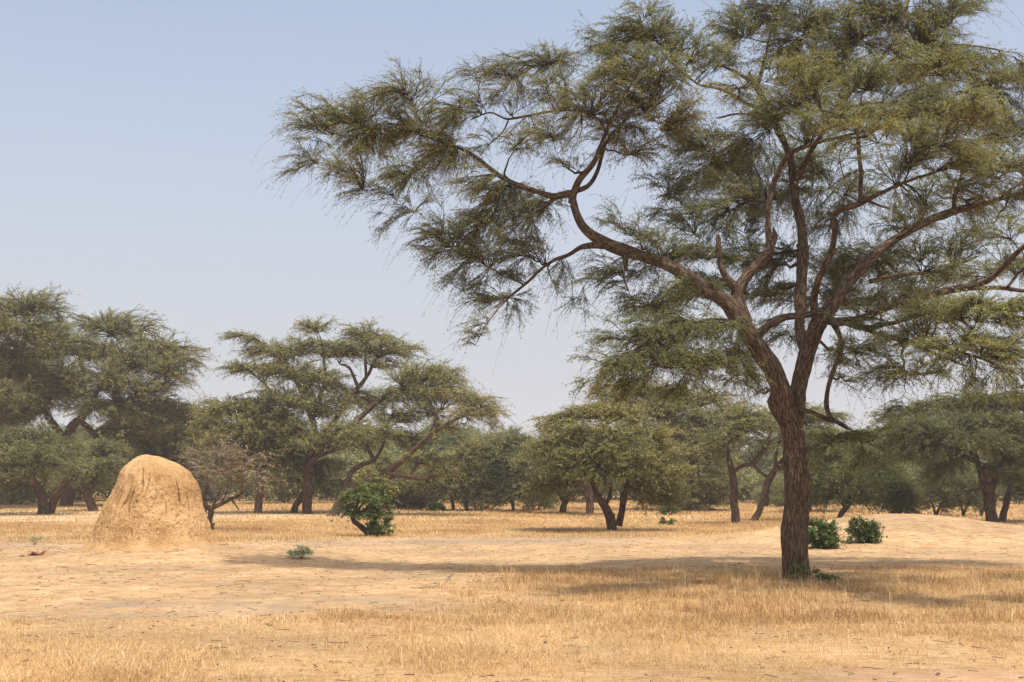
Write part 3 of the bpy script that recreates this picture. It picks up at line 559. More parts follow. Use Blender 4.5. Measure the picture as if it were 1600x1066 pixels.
pads = [
 # long left limb, upper layer
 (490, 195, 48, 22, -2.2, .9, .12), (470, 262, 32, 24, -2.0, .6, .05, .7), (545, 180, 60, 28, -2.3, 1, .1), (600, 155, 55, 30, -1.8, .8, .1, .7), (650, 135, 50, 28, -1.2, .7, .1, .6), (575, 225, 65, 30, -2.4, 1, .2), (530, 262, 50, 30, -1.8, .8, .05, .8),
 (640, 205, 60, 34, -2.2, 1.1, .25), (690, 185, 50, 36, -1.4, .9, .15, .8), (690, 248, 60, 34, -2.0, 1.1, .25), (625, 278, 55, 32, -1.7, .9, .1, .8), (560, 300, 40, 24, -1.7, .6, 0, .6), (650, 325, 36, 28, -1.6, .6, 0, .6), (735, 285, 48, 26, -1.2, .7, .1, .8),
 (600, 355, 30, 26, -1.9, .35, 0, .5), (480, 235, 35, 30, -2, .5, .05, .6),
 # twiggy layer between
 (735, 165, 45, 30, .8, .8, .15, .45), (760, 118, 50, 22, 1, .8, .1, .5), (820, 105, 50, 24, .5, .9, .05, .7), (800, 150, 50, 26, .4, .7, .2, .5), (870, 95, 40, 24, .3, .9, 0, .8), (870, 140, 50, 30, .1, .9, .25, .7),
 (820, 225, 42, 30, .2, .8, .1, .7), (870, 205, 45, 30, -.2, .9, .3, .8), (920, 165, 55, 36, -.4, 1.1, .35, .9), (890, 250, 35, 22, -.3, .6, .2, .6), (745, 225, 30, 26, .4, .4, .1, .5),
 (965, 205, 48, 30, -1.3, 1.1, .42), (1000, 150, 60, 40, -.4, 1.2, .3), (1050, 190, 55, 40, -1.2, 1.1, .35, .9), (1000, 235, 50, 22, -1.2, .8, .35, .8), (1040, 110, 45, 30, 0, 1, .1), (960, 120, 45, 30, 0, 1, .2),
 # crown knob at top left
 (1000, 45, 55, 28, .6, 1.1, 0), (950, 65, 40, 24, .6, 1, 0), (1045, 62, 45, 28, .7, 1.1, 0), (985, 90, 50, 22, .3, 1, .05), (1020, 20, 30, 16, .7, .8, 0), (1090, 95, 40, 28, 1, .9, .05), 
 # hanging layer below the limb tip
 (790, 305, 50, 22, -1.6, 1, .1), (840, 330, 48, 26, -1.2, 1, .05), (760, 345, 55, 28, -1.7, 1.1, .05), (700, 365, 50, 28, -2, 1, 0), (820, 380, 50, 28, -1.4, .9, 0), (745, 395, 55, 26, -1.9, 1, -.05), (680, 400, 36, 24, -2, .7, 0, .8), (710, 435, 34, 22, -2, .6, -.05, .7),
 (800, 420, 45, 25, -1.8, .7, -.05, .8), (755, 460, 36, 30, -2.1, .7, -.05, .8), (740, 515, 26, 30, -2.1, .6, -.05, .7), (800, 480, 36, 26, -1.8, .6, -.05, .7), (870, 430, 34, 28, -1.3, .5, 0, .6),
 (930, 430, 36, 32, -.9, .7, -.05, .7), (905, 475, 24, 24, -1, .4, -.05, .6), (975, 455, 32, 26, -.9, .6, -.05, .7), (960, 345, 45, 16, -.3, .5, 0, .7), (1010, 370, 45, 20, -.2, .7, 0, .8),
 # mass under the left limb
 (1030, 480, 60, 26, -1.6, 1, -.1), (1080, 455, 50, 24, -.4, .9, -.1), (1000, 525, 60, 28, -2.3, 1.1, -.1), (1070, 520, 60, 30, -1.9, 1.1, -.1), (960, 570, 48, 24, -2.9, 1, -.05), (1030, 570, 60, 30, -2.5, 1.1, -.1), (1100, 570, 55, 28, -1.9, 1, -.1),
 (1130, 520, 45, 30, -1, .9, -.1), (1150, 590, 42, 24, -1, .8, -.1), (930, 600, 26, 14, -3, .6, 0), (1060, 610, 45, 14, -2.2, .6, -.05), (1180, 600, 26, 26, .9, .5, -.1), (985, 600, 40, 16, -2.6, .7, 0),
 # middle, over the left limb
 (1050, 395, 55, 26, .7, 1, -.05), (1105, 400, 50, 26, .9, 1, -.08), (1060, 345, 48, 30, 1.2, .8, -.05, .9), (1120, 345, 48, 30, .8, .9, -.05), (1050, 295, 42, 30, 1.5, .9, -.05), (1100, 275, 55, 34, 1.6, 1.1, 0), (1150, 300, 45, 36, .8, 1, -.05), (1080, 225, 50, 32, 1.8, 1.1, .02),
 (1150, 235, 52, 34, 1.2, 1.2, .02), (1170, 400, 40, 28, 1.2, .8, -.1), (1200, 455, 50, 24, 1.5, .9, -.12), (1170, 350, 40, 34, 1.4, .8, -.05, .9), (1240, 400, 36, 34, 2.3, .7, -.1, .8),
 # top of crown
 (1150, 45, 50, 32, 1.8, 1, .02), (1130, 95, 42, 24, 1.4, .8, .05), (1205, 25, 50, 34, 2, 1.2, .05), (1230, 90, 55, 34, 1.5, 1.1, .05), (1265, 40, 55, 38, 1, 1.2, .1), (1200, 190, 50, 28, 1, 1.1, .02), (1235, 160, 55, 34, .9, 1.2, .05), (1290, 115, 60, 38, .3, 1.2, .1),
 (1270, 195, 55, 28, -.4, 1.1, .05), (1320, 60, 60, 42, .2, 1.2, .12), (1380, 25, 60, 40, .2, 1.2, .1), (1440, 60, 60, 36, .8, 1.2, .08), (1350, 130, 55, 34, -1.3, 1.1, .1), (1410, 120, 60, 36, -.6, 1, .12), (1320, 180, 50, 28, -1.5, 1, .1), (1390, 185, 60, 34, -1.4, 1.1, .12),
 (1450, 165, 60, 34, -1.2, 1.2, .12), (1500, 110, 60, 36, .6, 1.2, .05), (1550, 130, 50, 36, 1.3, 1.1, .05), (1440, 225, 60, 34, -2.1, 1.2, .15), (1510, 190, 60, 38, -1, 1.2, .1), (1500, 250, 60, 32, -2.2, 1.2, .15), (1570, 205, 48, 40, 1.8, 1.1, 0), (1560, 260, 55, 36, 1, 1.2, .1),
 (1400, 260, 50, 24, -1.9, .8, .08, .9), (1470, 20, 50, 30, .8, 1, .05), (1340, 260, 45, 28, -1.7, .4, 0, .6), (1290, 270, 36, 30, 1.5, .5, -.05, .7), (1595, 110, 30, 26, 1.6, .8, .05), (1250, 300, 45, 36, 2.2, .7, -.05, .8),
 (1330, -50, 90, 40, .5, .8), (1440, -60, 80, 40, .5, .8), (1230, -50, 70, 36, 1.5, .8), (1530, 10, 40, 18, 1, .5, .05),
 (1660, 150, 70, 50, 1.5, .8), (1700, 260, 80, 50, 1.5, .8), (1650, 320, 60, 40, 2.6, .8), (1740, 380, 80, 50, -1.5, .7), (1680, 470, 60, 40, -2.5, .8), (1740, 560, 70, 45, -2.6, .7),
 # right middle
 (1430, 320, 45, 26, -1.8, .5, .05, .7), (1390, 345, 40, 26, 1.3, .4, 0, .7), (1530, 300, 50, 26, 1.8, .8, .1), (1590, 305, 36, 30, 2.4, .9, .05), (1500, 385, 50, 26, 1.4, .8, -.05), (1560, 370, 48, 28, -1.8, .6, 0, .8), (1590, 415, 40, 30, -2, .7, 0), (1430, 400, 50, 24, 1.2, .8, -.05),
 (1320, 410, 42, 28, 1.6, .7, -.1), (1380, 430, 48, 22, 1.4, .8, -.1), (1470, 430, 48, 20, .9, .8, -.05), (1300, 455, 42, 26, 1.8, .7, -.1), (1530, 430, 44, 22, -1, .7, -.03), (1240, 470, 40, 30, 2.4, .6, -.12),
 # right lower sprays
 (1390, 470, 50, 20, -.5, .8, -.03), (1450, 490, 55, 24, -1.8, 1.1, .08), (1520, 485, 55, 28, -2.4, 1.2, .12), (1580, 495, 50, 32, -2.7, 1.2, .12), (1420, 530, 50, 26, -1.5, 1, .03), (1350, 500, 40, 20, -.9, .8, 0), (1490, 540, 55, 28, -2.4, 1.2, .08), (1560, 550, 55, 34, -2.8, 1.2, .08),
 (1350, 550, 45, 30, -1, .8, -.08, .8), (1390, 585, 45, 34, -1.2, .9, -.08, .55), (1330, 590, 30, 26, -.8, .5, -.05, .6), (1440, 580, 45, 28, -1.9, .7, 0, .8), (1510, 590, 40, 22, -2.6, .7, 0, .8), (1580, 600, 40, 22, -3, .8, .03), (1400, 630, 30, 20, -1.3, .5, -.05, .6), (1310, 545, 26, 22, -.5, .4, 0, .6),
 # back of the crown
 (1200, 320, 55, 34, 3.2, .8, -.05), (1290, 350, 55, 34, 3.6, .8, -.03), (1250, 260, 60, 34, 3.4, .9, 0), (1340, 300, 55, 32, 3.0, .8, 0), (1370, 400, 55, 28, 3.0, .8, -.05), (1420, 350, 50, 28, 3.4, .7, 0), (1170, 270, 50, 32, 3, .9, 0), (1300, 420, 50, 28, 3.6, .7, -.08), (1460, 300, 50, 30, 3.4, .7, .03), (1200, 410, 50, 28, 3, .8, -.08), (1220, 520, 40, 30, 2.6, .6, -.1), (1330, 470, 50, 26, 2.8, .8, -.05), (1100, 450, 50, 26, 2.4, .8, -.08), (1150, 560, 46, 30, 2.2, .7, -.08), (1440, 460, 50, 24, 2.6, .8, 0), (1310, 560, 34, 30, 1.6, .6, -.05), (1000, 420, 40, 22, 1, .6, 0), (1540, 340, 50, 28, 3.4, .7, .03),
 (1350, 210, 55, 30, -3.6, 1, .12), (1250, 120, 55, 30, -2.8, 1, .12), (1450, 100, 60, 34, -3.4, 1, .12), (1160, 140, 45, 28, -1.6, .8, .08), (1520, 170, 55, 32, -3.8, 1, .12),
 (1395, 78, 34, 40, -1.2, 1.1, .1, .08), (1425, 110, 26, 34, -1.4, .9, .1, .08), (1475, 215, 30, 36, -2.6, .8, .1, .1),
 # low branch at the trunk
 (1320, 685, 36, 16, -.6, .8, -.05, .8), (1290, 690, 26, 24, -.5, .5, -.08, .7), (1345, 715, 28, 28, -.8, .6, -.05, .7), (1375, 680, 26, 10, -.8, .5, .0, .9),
]
def redepth(x, y, dd):
    if y < 500: dd = dd * (1 - 1.9 * float(sstep(1150, 1000, x))) if dd < 0 else dd + 0.8 * float(sstep(1000, 850, x))
    if x > 1360 and 465 < y < 640 and dd < -0.8: dd = -0.8 + (dd + 0.8) * 2.0
    return dd
limbs = [[(p[0], p[1], p[2], redepth(p[0], p[1], p[3] if len(p) > 3 else 0.0)) for p in lm] for lm in limbs]
pads = [(*p[:4], redepth(p[0], p[1], p[4]), (p[5] if len(p) > 5 else 1) * (1.3 if p[1] > 410 else 1.08), *p[6:]) for p in pads]
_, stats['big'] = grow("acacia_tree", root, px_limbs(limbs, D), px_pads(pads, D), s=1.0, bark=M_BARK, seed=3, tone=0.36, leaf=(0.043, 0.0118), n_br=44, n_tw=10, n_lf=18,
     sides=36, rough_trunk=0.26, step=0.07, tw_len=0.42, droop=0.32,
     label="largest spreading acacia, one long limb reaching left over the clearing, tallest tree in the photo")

#--- background trees: name, base px, limbs, pads, options
def bg(name, base, limbs, pads, label, **kw):
    D0 = kw.pop('D0', None)
    if D0: root = at(base[0], base[1], D0); root[2] = height(root[0], root[1])
    else: root = ground_at(*base)
    D = root[1]; s = kw.pop('s', max(1.2, D / 22.0))
    sc = D / F * 1236 / 1236
    o = dict(s=s, n_br=120, n_tw=6, n_lf=14, leaf=(0.0014 * D + 0.025, 0.00045 * D + 0.006), sides=10, step=0.25, tw_len=0.34, tone=0.5, droop=0.28, rough_trunk=0.16, dr=1.0, limb_w=1.0)
    o.update(kw); dr = o.pop('dr')
    wide = 1.14 if name in ("acacia_tree", "dense_tree", "willowy_tree") else 1.0
    pads = [(p[0], p[1], p[2] * wide, p[3] * wide, *p[4:]) for p in pads]
    _, q = grow(name, root, px_limbs(limbs, D), px_pads(pads, D, dr), label=label, **o)
    stats[name + str(base)] = q

def crown(cx, cy, rx, ry, n, seed, pr=0.33, dd=0.0, dens=1.0, ts=0.0, flat=0.55, depth=1.0, D=55.0, shell=0.6):
    """n overlapping tufts on the dome of a crown seen at (cx, cy) with radii rx, ry"""
    R_ = np.random.default_rng(seed); out = []
    for k in range(n):
        a = (k + R_.random()) / n * 2 * math.pi; e = R_.random()
        rr = (shell + (1 - shell) * R_.random()) if k % 4 else 0.35 * R_.random()
        ux, uy = math.cos(a) * rr, math.sin(a) * rr
        ca = R_.uniform(-0.9, 0.9) * math.sqrt(max(0.05, 1 - rr * rr * 0.7))
        w = pr * rx * R_.uniform(0.75, 1.3)
        out.append((cx + ux * rx * 0.82, cy - uy * ry * 0.8, w, w * flat * R_.uniform(.8, 1.2), dd + ca * rx * 0.8 * depth * D / F, dens, ts + R_.normal(0, 0.07)))
    return out

# A far left tall tree
bg("acacia_tree", (-30, 796), [[(-30, 800, 26), (-25, 740, 22), (-10, 680, 18), (10, 620, 13, .5), (30, 560, 8, 1), (45, 510, 5, 1)], [(-15, 690, 14), (-60, 620, 10, -1), (-90, 560, 6, -1)]],
   [(30, 480, 38, 22, 0), (75, 480, 30, 20, .5), (5, 515, 40, 24, -1), (60, 520, 38, 24, 0), (20, 555, 42, 24, 1), (85, 520, 26, 24, 1), (-30, 500, 40, 26, 0), (-60, 550, 45, 28, 0), (40, 590, 40, 24, 2), (-90, 600, 45, 30, -1), (0, 620, 45, 26, -1)],
   "tall flat-topped olive acacia at the left edge of the photo, rising above its neighbours", seed=11)
# B broad left tree
bg("acacia_tree", (102, 792), [[(102, 800, 22), (104, 750, 20), (104, 700, 20), (112, 670, 16), (135, 640, 11, .5), (165, 590, 7, 1), (190, 545, 4, 1)], [(104, 710, 16), (85, 665, 12, -.5), (60, 630, 9, -1), (20, 580, 6, -1.5), (-10, 570, 4, -2)],
    [(112, 668, 10), (150, 635, 8, -1), (200, 625, 6, -1.5), (240, 610, 4, -2)], [(130, 650, 8, .5), (130, 590, 7, 1.5), (120, 540, 4, 2)], [(150, 680, 7), (130, 660, 9), (165, 700, 5)]],
   [(150, 510, 42, 20, .5, .7), (200, 510, 45, 20, 1, .8), (240, 540, 40, 22, 0, .8), (285, 555, 36, 22, -.5, .8), (270, 580, 40, 20, -1), (215, 560, 45, 24, -1), (160, 550, 45, 26, 0), (110, 545, 40, 24, 1), (60, 555, 42, 24, 0), (100, 590, 50, 26, -1.5), (180, 590, 50, 26, -1.5),
    (235, 610, 42, 22, -1.5), (40, 600, 48, 26, -1), (0, 590, 45, 24, -1), (70, 630, 48, 24, -2, 1, -.1), (150, 640, 42, 22, -2, 1, -.05), (210, 650, 40, 22, -1, 1, .05), (20, 650, 45, 24, -1.5, 1, -.1), (120, 615, 45, 22, 2, 1, -.05), (190, 680, 36, 20, 0, .8, -.1), (-20, 630, 40, 26, 0)],
   "broad olive acacia left of the termite mound, its thin crown fringe spreading right", seed=12)
# C low V-trunked tree at left
bg("acacia_tree", (68, 804), [[(67, 806, 21), (67, 785, 17), (62, 768, 15), (52, 752, 12, -.3), (35, 730, 8, -.6), (10, 705, 5, -1)], [(60, 765, 12), (75, 740, 9, .5), (80, 715, 6, 1)], [(76, 804, 18, .6), (83, 785, 14, .6), (92, 768, 13, .6), (103, 750, 11, .4), (115, 730, 7, .2), (125, 705, 4, 0)]],
   [(20, 715, 40, 18, -1, 1, -.25), (65, 710, 40, 16, -1, 1, -.25), (-10, 740, 35, 18, -.5, 1, -.25), (40, 742, 36, 14, -1, 1, -.3), (90, 730, 34, 14, -1, 1, -.25), (20, 690, 35, 16, 1, 1, -.3), (100, 700, 34, 16, 1, 1, -.2), (10, 762, 26, 10, -.5, .8, -.2), (60, 680, 35, 14, 1.5, 1, -.3), (-40, 710, 35, 22, 0, 1, -.2)],
   "low green acacia at the left with two thick dark trunks parting in a V", seed=13, dr=0.8)
# D leaning trunk left of the mound
bg("acacia_tree", (146, 799), [[(147, 802, 17), (141, 785, 14), (133, 770, 13), (124, 760, 10, -.2), (112, 745, 6, -.4)], [(135, 772, 8), (150, 745, 6, .3), (160, 725, 4, .5)]],
   [(130, 735, 32, 13, -.5, 1, -.2), (160, 725, 30, 14, 0, 1, -.15), (105, 748, 24, 12, -.5, .9, -.1), (150, 752, 26, 12, .3, .9, -.1), (135, 705, 30, 13, .5, 1, -.2), (175, 745, 20, 12, .2, .8, -.1), (170, 700, 26, 14, .8, 1, -.1)],
   "small green acacia on one dark left-leaning trunk, just left of the termite mound", seed=14, dr=0.8)
# E behind the mound
bg("acacia_tree", (245, 791), [[(245, 795, 20), (243, 750, 17), (235, 710, 12), (220, 680, 8, .5)], [(243, 745, 11), (270, 705, 8, 0), (300, 670, 5, 0)], [(243, 750, 10), (200, 710, 7, -.6), (180, 690, 5, -1)]],
   crown(252, 680, 90, 62, 20, 5, D=70, ts=-.05) + [(250, 635, 40, 16, 0), (290, 650, 36, 18, 0, 1, .1), (210, 655, 36, 18, 0), (230, 740, 50, 24, 0, 1, -.15), (190, 745, 30, 24, 0, 1, -.2), (290, 740, 45, 24, .5, 1, -.2)],
   "olive acacia directly behind the termite mound, its crown filling the gap above the summit", seed=15)
# F crown right of mound, behind
bg("acacia_tree", (404, 803), [[(403, 812, 15), (404, 795, 13), (407, 770, 11), (403, 740, 9), (395, 705, 7), (380, 680, 5)], [(404, 745, 7), (420, 710, 5, .4), (430, 680, 4, .6)]],
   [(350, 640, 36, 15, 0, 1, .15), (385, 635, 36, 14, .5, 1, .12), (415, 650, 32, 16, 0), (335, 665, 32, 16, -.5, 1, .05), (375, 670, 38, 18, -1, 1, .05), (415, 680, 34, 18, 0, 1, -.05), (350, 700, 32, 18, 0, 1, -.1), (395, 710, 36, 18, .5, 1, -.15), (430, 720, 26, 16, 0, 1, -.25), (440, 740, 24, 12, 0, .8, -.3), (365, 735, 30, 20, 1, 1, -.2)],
   "acacia right of the termite mound, its dark bole lit pale at the foot", seed=16)
# G dry shrub tree by the mound
bg("dry_shrub_tree", (329, 829), [[(327, 832, 10), (331, 824, 9), (326, 815, 11), (329, 806, 9), (328, 797, 9), (322, 790, 12)], [(331, 822, 5), (336, 817, 3)], [(326, 796, 8), (345, 788, 6), (362, 780, 5.5), (375, 772, 4.5), (388, 762, 2.5)], [(322, 792, 9), (316, 780, 8), (320, 768, 8), (325, 752, 5)],
    [(332, 793, 4), (338, 780, 3), (345, 765, 2)], [(344, 788, 3.4), (352, 775, 2.2), (356, 758, 1.6)], [(362, 781, 3), (370, 792, 2), (374, 798, 1)], [(318, 788, 5), (300, 765, 4, .3), (290, 740, 3, .5)], [(316, 800, 6), (322, 794, 9), (310, 790, 8)]],
   [(325, 735, 30, 15, -.3, 1.0, .2, .35), (360, 738, 32, 16, 0, 1.0, .3, .45), (395, 735, 28, 16, 0, .9, .35, .4), (300, 720, 24, 15, .3, .9, .1, .35), (340, 715, 32, 15, .5, 1, .2, .45), (380, 712, 30, 15, 0, .9, .4, .5), (315, 755, 22, 10, 0, .8, 0, .25), (350, 757, 26, 10, 0, .9, .1, .25), (410, 750, 24, 14, .3, .8, .3, .35), (385, 762, 18, 8, 0, .5, .1, .2)],
   "twiggy shrub tree with dry tan leaves and crooked dark stem at the mound's right edge", cat="shrub", leafmat=M_DRYLEAF, twigmat=M_GREYTWIG, seed=17, dr=.9, tw_len=.5, leaf=(0.10, 0.05), tone=.35, n_br=42)
# H1 central big tree
bg("acacia_tree", (480, 803), [[(481, 808, 20), (480, 795, 16), (481, 770, 17), (477, 745, 15), (482, 715, 14), (488, 690, 12), (490, 660, 10, .3), (478, 630, 8, .5), (460, 590, 6, .5), (435, 560, 4, .2), (400, 530, 3, 0), (365, 522, 2, 0)],
    [(484, 705, 10), (510, 675, 9, .4), (535, 640, 9, .8), (558, 608, 8, 1), (572, 590, 6, 1), (590, 560, 4, 1), (620, 550, 3, .8)], [(560, 606, 6, 1), (545, 575, 4.5, 1), (530, 570, 4, .6)], [(572, 592, 5, 1), (572, 560, 4.5, 1.2), (576, 530, 3.5, 1.2)],
    [(488, 660, 7, .3), (500, 620, 6, .8), (508, 590, 5, 1.2), (505, 550, 4, 1.4), (500, 525, 3, 1.4)], [(484, 700, 7), (455, 660, 6, -.6), (430, 620, 4, -1), (400, 588, 2.6, -1), (370, 577, 1.6, -1)], [(477, 730, 7), (500, 712, 6, -.6), (540, 700, 4, -1)]],
   [(372, 525, 18, 7, 0, 1, .0), (392, 532, 14, 7, 0, .8), (405, 548, 26, 12, 0, 1, .05), (375, 577, 26, 9, -1, 1, -.05), (400, 580, 22, 9, -1, .8), (440, 552, 32, 14, .2, 1), (425, 580, 30, 14, 0, 1), (492, 512, 26, 9, 1.4, 1.2, 0), (470, 545, 30, 15, .6, 1, .08), (455, 580, 34, 18, .3),
    (520, 550, 34, 16, 1, 1, .1), (570, 522, 32, 13, 1.2, 1.2, .12), (600, 540, 32, 15, 1, 1.1, .12), (560, 550, 34, 15, 1, 1, .05), (630, 553, 26, 10, .8, 1, .05), (600, 570, 30, 12, 1, .7, .1), (490, 590, 36, 18, -.5, .8, 0), (520, 600, 34, 16, 1.2, .7, -.1), (430, 620, 34, 18, -1, 1, -.08), (470, 630, 36, 18, -1, 1, -.05),
    (420, 655, 32, 17, -1, 1, -.1), (455, 670, 36, 17, -1, 1, -.12), (510, 640, 36, 18, 0, 1, -.12), (540, 670, 38, 17, -1, 1.1, 0), (500, 690, 34, 15, -1.2, 1, -.02), (410, 685, 26, 14, -.6, .8, -.1), (445, 705, 28, 12, -.8, .8, -.15), (580, 630, 34, 16, .8, .8, -.05), (570, 690, 34, 14, 0, .9, 0), (545, 620, 34, 16, 1.5, .8, -.1)],
   "central acacia with straight trunk and two small flat tufts jutting left from its crown", seed=18)
# H2 right-leaning tree
bg("acacia_tree", (521, 807), [[(519, 812, 22), (526, 795, 16), (537, 775, 15), (550, 762, 15), (575, 749, 14), (605, 736, 12, -.3), (635, 715, 9, -.6), (665, 685, 7, -1), (695, 665, 5.5, -1.2), (725, 650, 4, -1.4), (755, 640, 2.5, -1.5)],
    [(540, 772, 9), (545, 745, 8, .3), (560, 728, 8, .4), (585, 718, 6, .5), (600, 690, 5, .6), (610, 650, 4, .8)], [(560, 655, 8, 1), (590, 628, 8, 1), (615, 612, 7, 1), (650, 600, 4, .8), (690, 590, 3, .8)], [(585, 720, 7, .5), (570, 690, 7, .8), (560, 655, 7, 1)],
    [(605, 738, 8, -.3), (640, 745, 7, -.5), (665, 748, 5, -.6), (700, 735, 2.5, -.8)], [(640, 745, 4.5, -.5), (655, 720, 3, -.5), (665, 700, 2, -.5)], [(668, 684, 4, -1), (680, 655, 3, -1), (685, 635, 2, -1)]],
   [(640, 590, 34, 15, .8, 1, .15), (680, 585, 34, 14, .8, 1.1, .15), (700, 600, 30, 14, .5, 1, .15), (655, 612, 36, 15, .5, 1, .1), (620, 620, 32, 14, 1, .8, .05), (700, 620, 36, 14, 0, 1, .15), (740, 625, 32, 13, -.8, 1, .2), (765, 642, 24, 11, -1.4, 1, .2), (735, 648, 30, 11, -1.4, .9, .15), (670, 645, 34, 13, 0, .8, .0),
    (620, 655, 34, 15, .8, 1, -.08), (770, 665, 18, 10, -1.5, .5, .1), (600, 680, 34, 14, 0, 1, 0), (700, 668, 26, 10, -1, .5, .05), (640, 690, 32, 14, .6, .9, -.05), (670, 720, 34, 12, 0, .8, .05), (560, 680, 30, 14, -.3, 1, 0), (700, 740, 28, 12, -.8, .6, .05)],
   "acacia leaning far right behind the leafy bush, one long bare limb rising to the right", seed=19)
bg("acacia_tree", (459, 802), [[(458, 806, 13), (462, 790, 11), (470, 776, 10), (476, 760, 8), (470, 735, 6), (455, 715, 4)], [(474, 765, 6), (490, 740, 5, .5), (505, 720, 3, 1)]],
   [(450, 715, 28, 13, .5, 1, -.2), (435, 738, 26, 12, 0, 1, -.25), (475, 730, 28, 13, 1, 1, -.2), (515, 730, 30, 14, 1.5, 1, -.15), (455, 752, 22, 9, .3, .8, -.25), (510, 760, 26, 12, 1.5, .8, -.25)],
   "small acacia on a thin leaning stem close left of the central tree's straight trunk", seed=20)

# K mid tree with V trunk
bg("acacia_tree", (957, 831), [[(958, 834, 18), (957, 820, 16), (954, 806, 16), (946, 795, 13), (936, 780, 11), (930, 762, 10), (922, 735, 7, .3), (905, 712, 5, .4), (880, 695, 3, .5)], [(945, 792, 8), (955, 765, 6, -.3), (948, 735, 5, -.5)],
    [(966, 822, 11, .7), (971, 800, 11, .7), (974, 780, 11, .6), (980, 760, 9, .5), (990, 735, 7, .3), (1010, 710, 5, .3), (1025, 690, 3, .3)], [(925, 745, 5, .3), (935, 700, 5, .3), (940, 665, 3, .2)]],
   [(865, 665, 34, 12, .5, 1, .15), (900, 650, 34, 12, .3, 1, .15), (935, 645, 36, 13, 0, 1, .15), (975, 650, 34, 13, 0, 1, .12), (880, 685, 36, 14, -.3, 1, .1), (920, 675, 38, 14, -.8, 1, .12), (965, 680, 38, 15, -.8, 1, .1), (1005, 680, 34, 14, 0, 1, .15), (855, 705, 34, 14, 0, 1, 0), (895, 712, 38, 14, -1, 1, -.05),
    (940, 710, 38, 14, -1.2, 1, 0), (985, 712, 38, 15, -1, 1, .03), (1025, 705, 34, 15, 0, 1, .08), (875, 735, 34, 12, -.8, 1, -.12), (920, 738, 34, 11, -1.2, 1, -.15), (965, 742, 32, 12, -1, .9, -.1), (1010, 740, 34, 14, -.4, 1, 0), (1045, 735, 30, 15, 0, 1, 0), (850, 750, 24, 12, 0, .8, -.1), (1000, 765, 30, 11, 0, .7, 0), (1040, 765, 30, 12, .3, .9, -.05), (1015, 780, 26, 9, .5, .8, -.1), (1045, 783, 26, 8, .8, .8, -.1), (845, 765, 24, 11, 0, .8, -.15), (885, 755, 30, 9, .6, .8, -.15)],
   "round-crowned acacia in the middle clearing with a low V-shaped trunk in tan grass", seed=21)
bg("acacia_tree", (881, 802), [[(879, 805, 14), (881, 790, 11), (885, 775, 10), (890, 760, 8), (880, 735, 5)], [(882, 785, 7), (870, 765, 5), (855, 745, 4)]],
   crown(860, 732, 52, 45, 16, 8, D=61, ts=-.12, pr=.4) + [(850, 770, 22, 10, 0, .8, -.2), (895, 720, 30, 18, .5)],
   "dark-stemmed acacia just left of the V-trunked mid tree, its low crown reaching the grass", seed=22)
bg("acacia_tree", (921, 806), [[(921, 808, 14), (921, 790, 13), (919, 770, 12), (912, 745, 8), (900, 720, 5)], [(920, 775, 8), (935, 745, 6, .5), (950, 720, 4, 1)]],
   crown(925, 728, 55, 36, 12, 9, D=59, ts=-.15, pr=.42, dd=1) + [(900, 770, 20, 10, 1, .7, -.15)],
   "acacia with a thick straight dark bole, half hidden behind the V-trunked mid tree", seed=23)
# L large olive crown sweeping to the ground
bg("acacia_tree", (1075, 798), [[(1075, 800, 18), (1072, 770, 15), (1065, 735, 12), (1050, 700, 9), (1030, 660, 6)], [(1072, 765, 11), (1100, 720, 8), (1125, 680, 6), (1140, 650, 4)], [(1068, 740, 8), (1075, 690, 6, 1), (1080, 650, 4, 1)]],
   [(960, 615, 40, 14, 0, 1, .18), (1005, 610, 42, 14, .5, 1, .18), (1050, 618, 42, 14, 1, 1, .15), (1095, 625, 42, 14, .5, .9, .15), (1140, 638, 36, 13, 0, .8, .15), (990, 640, 42, 16, -.5, 1, .1), (1040, 645, 44, 17, -.5, 1, .12), (1090, 655, 42, 17, -.5, .9, .1), (1135, 665, 34, 16, 0, .9, .12),
    (1060, 680, 42, 17, -1, 1, .15), (1105, 690, 40, 17, -1, 1, .15), (1075, 715, 42, 17, -1, 1, .1), (1120, 720, 34, 16, -.5, 1, .08), (1060, 745, 38, 17, -1, 1, 0), (1100, 750, 38, 17, -.8, 1, -.02), (1130, 760, 26, 15, 0, 1, -.05), (1070, 775, 32, 12, 0, 1, -.1), (1110, 780, 30, 10, 0, 1, .1, .6), (1055, 787, 30, 8, -.5, 1, .1, .5), (1095, 790, 30, 8, -.6, 1, .15, .45), (1125, 786, 20, 9, -.3, 1, .1, .5), (1035, 780, 26, 10, 0, 1, -.05), (950, 640, 34, 14, 1, 1, .1)],
   "wide olive-gold acacia whose crown sweeps down to the grass left of the big tree's trunk", seed=24, tone=.5)
